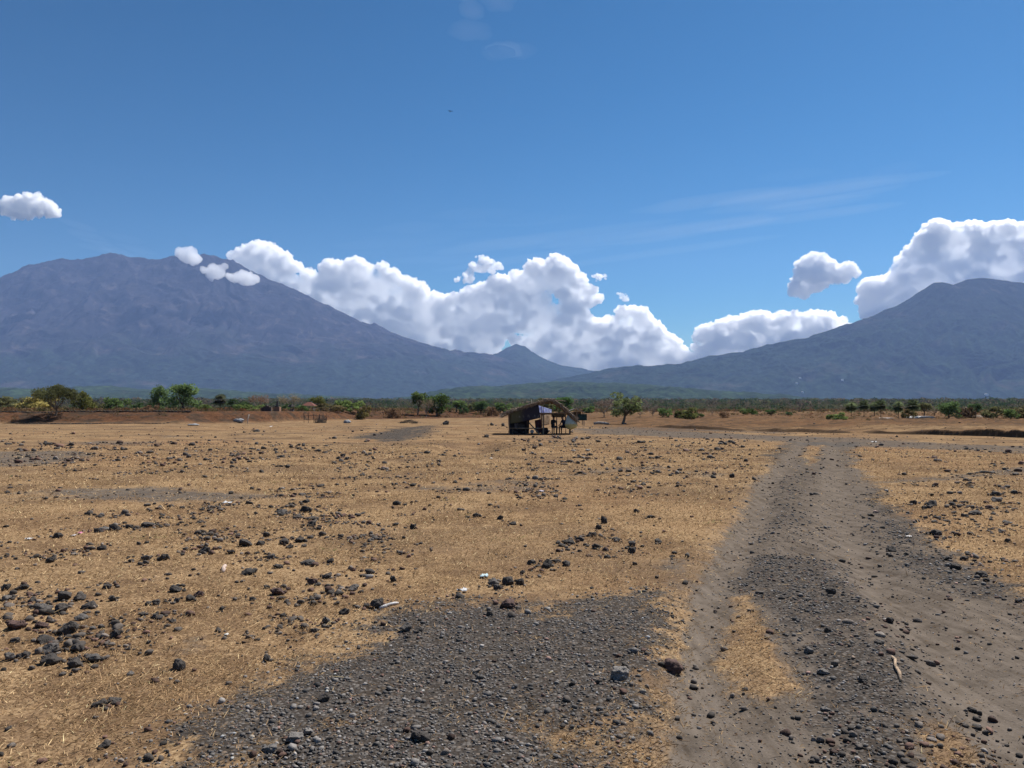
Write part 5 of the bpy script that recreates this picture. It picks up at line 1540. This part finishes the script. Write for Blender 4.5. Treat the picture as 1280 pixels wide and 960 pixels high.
    scrap(614, 574, 5, 3, 'pale scrap at the rim of the shallow gully', (.6, .55, .48))
    scrap(1136, 670, 9, 2, 'pale flat scrap on the right shoulder of the track', (.5, .48, .46))
    scrap(691, 548, 4, 2, 'small pale stone coloured scrap before the hut', (.5, .42, .4))

    def stick(a, b, r, lab, colr, n='stick'):
        A, B = hit(*a), hit(*b); L_ = np.linalg.norm(B - A)
        mid_ = [A + (B - A) * t + np.array([k * L_, 0, .014 + .02 * L_ * (t > .3)]) for t, k in ((.28, .018), (.52, -.012), (.78, .022))]
        o = MB().bent([A + [0, 0, .008], *mid_, B + [0, 0, .012]], [r * .8, r * 1.1, r * .85, r * .95, r * .45], 7).build(n, simple('straw_stick', tuple(c * .45 for c in colr), tuple(c * .8 for c in colr), 25, .9, .8), None, True); tag(o, lab, 'stick')
    stick((1126, 859), (1115, 827), .011, 'straight pale stick lying on the stony track', (.55, .40, .27))
    stick((474, 764), (498, 758), .014, 'white stick beside the dark boulder at the gravel edge', (.75, .72, .70))
    stick((278, 717), (281, 709), .022, 'short pale stick standing out of the stone scatter', (.65, .5, .42))
    # bird
    p = at(563, 139, 130)
    bd = empty('bird', tuple(p), 'dark bird gliding high in the open blue sky', 'bird', rz=R(25))
    f = simple('dark_feather', (.03, .028, .026), (.06, .055, .05), 20)
    m = MB(); m.bent([(0, -.22, 0), (0, -.17, .01), (0, -.08, .01), (0, .06, .0), (0, .18, -.005), (0, .30, 0)], [.012, .035, .055, .06, .035, .012], 10).build('body', f, bd, True)
    for sgn in (-1, 1):
        MB().sheet([[(sgn * .03, -.10, .02), (sgn * .20, -.13, .06), (sgn * .36, -.06, .05), (sgn * .50, .04, .02)], [(sgn * .03, .08, .02), (sgn * .20, .06, .06), (sgn * .36, .07, .05), (sgn * .49, .07, .02)]], .008).build('wing', f, bd)
    MB().sheet([[(-.03, .25, 0), (.03, .25, 0)], [(-.09, .42, 0), (.09, .42, 0)]], .006).build('tail', f, bd)
    # houses far up the slopes
    for px, py, w, lab in ((1000, 474, 3.4, 'far white house highest on the right slope'), (1003, 491.5, 3, 'far white house on the slope above the dark small tree'), (1053, 476, 3, 'far white house on the slope above the palm group'), (1233, 494.5, 5, 'far long white house low on the right slope'), (1269, 505, 3, 'far white house at the foot of the slope, far right'), (1220, 505.5, 2.5, 'far tiny white house left of the lowest one'), (996, 480, 3, 'far grey roofed house below the highest white one')):
        h = on_slope(px, py)
        if h is None: continue
        d = h[1]; s = d / F * .6
        hs = empty('hill_house', h, lab, 'house', 'houses on the far slopes')
        MB().box((0, 0, s * .8), (w * s, 6 * s, s * 3.4)).build('wall', white, hs)
        MB().prism([(-w * s * .55, s * 2.5), (w * s * .55, s * 2.5), (0, s * 3.4)], -3.3 * s, 3.3 * s).build('roof', simple('pale_sheet', (.5, .5, .5), (.65, .65, .65), .2), hs)


# ------------------------------------------------------------------ light, air, camera
SUN = Vector((.50, .55, 1.0)).normalized()


def make_light():
    w = bpy.data.worlds.new('World'); SC.world = w; w.use_nodes = True
    t = w.node_tree; t.nodes.clear()
    o = t.nodes.new('ShaderNodeOutputWorld'); b = t.nodes.new('ShaderNodeBackground'); s = t.nodes.new('ShaderNodeTexSky')
    s.sky_type = 'NISHITA'; s.sun_disc = False
    s.sun_elevation = math.asin(SUN.z); s.sun_rotation = math.atan2(SUN.x, SUN.y)
    s.altitude = 0; s.air_density = 1.0; s.dust_density = .25; s.ozone_density = 4.0
    h = t.nodes.new('ShaderNodeHueSaturation'); h.inputs['Saturation'].default_value = 1.17; h.inputs['Hue'].default_value = .483
    g1 = t.nodes.new('ShaderNodeVectorMath'); g1.operation = 'SCALE'; g1.inputs['Scale'].default_value = .13
    gm = t.nodes.new('ShaderNodeGamma'); gm.inputs['Gamma'].default_value = 1.6
    g2 = t.nodes.new('ShaderNodeVectorMath'); g2.operation = 'SCALE'; g2.inputs['Scale'].default_value = 1 / .13
    t.links.new(s.outputs[0], g1.inputs[0]); t.links.new(g1.outputs[0], gm.inputs[0]); t.links.new(gm.outputs[0], g2.inputs[0])
    t.links.new(g2.outputs[0], h.inputs['Color']); t.links.new(h.outputs[0], b.inputs[0]); b.inputs[1].default_value = .0505
    t.links.new(b.outputs[0], o.inputs[0])
    l = bpy.data.lights.new('sun', 'SUN'); l.energy = 5.0; l.angle = R(.5); l.color = (1, .955, .89)
    ob_ = bpy.data.objects.new('sun', l); COL.objects.link(ob_); ob_.rotation_euler = SUN.to_track_quat('Z', 'Y').to_euler()


def make_haze():
    M = Mat('haze_air'); p = M.n('ShaderNodeVolumePrincipled')
    p.inputs['Color'].default_value = (.375, .555, 1.0, 1); p.inputs['Density'].default_value = 3.4e-5; p.inputs['Anisotropy'].default_value = 0.1
    M.vol(p.outputs[0])
    o = MB().box((0, -700, 1347), (33000, 30300, 2900)).build('haze', M.m); tag(o, kind='stuff')
    return o


def make_camera():
    c = bpy.data.cameras.new('camera'); c.sensor_width = 36; c.lens = F * 36 / 1280; c.clip_start = .1; c.clip_end = 80000
    o = bpy.data.objects.new('camera', c); COL.objects.link(o)
    o.location = (0, 0, CAMH); o.rotation_euler = (math.pi / 2 + PITCH, 0, 0); SC.camera = o


make_ground()
sm = stone_mat()
make_gravel(sm); make_rubble(sm); make_rocks(); make_grass()
make_trees(); make_far_growth(); make_mountains(); make_hut(); make_props(); make_clouds()
make_light(); make_haze(); make_camera()

SC.render.engine = 'CYCLES'
cy = SC.cycles
cy.use_denoising = True; cy.denoiser = 'OPENIMAGEDENOISE'; cy.denoising_input_passes = 'RGB_ALBEDO_NORMAL'
cy.max_bounces = 40; cy.volume_bounces = 40; cy.diffuse_bounces = 3; cy.glossy_bounces = 2; cy.transmission_bounces = 2; cy.transparent_max_bounces = 16
SC.view_settings.view_transform = 'Standard'; SC.view_settings.look = 'None'; SC.view_settings.exposure = .75; SC.view_settings.gamma = 1; SC.view_settings.use_curve_mapping = False
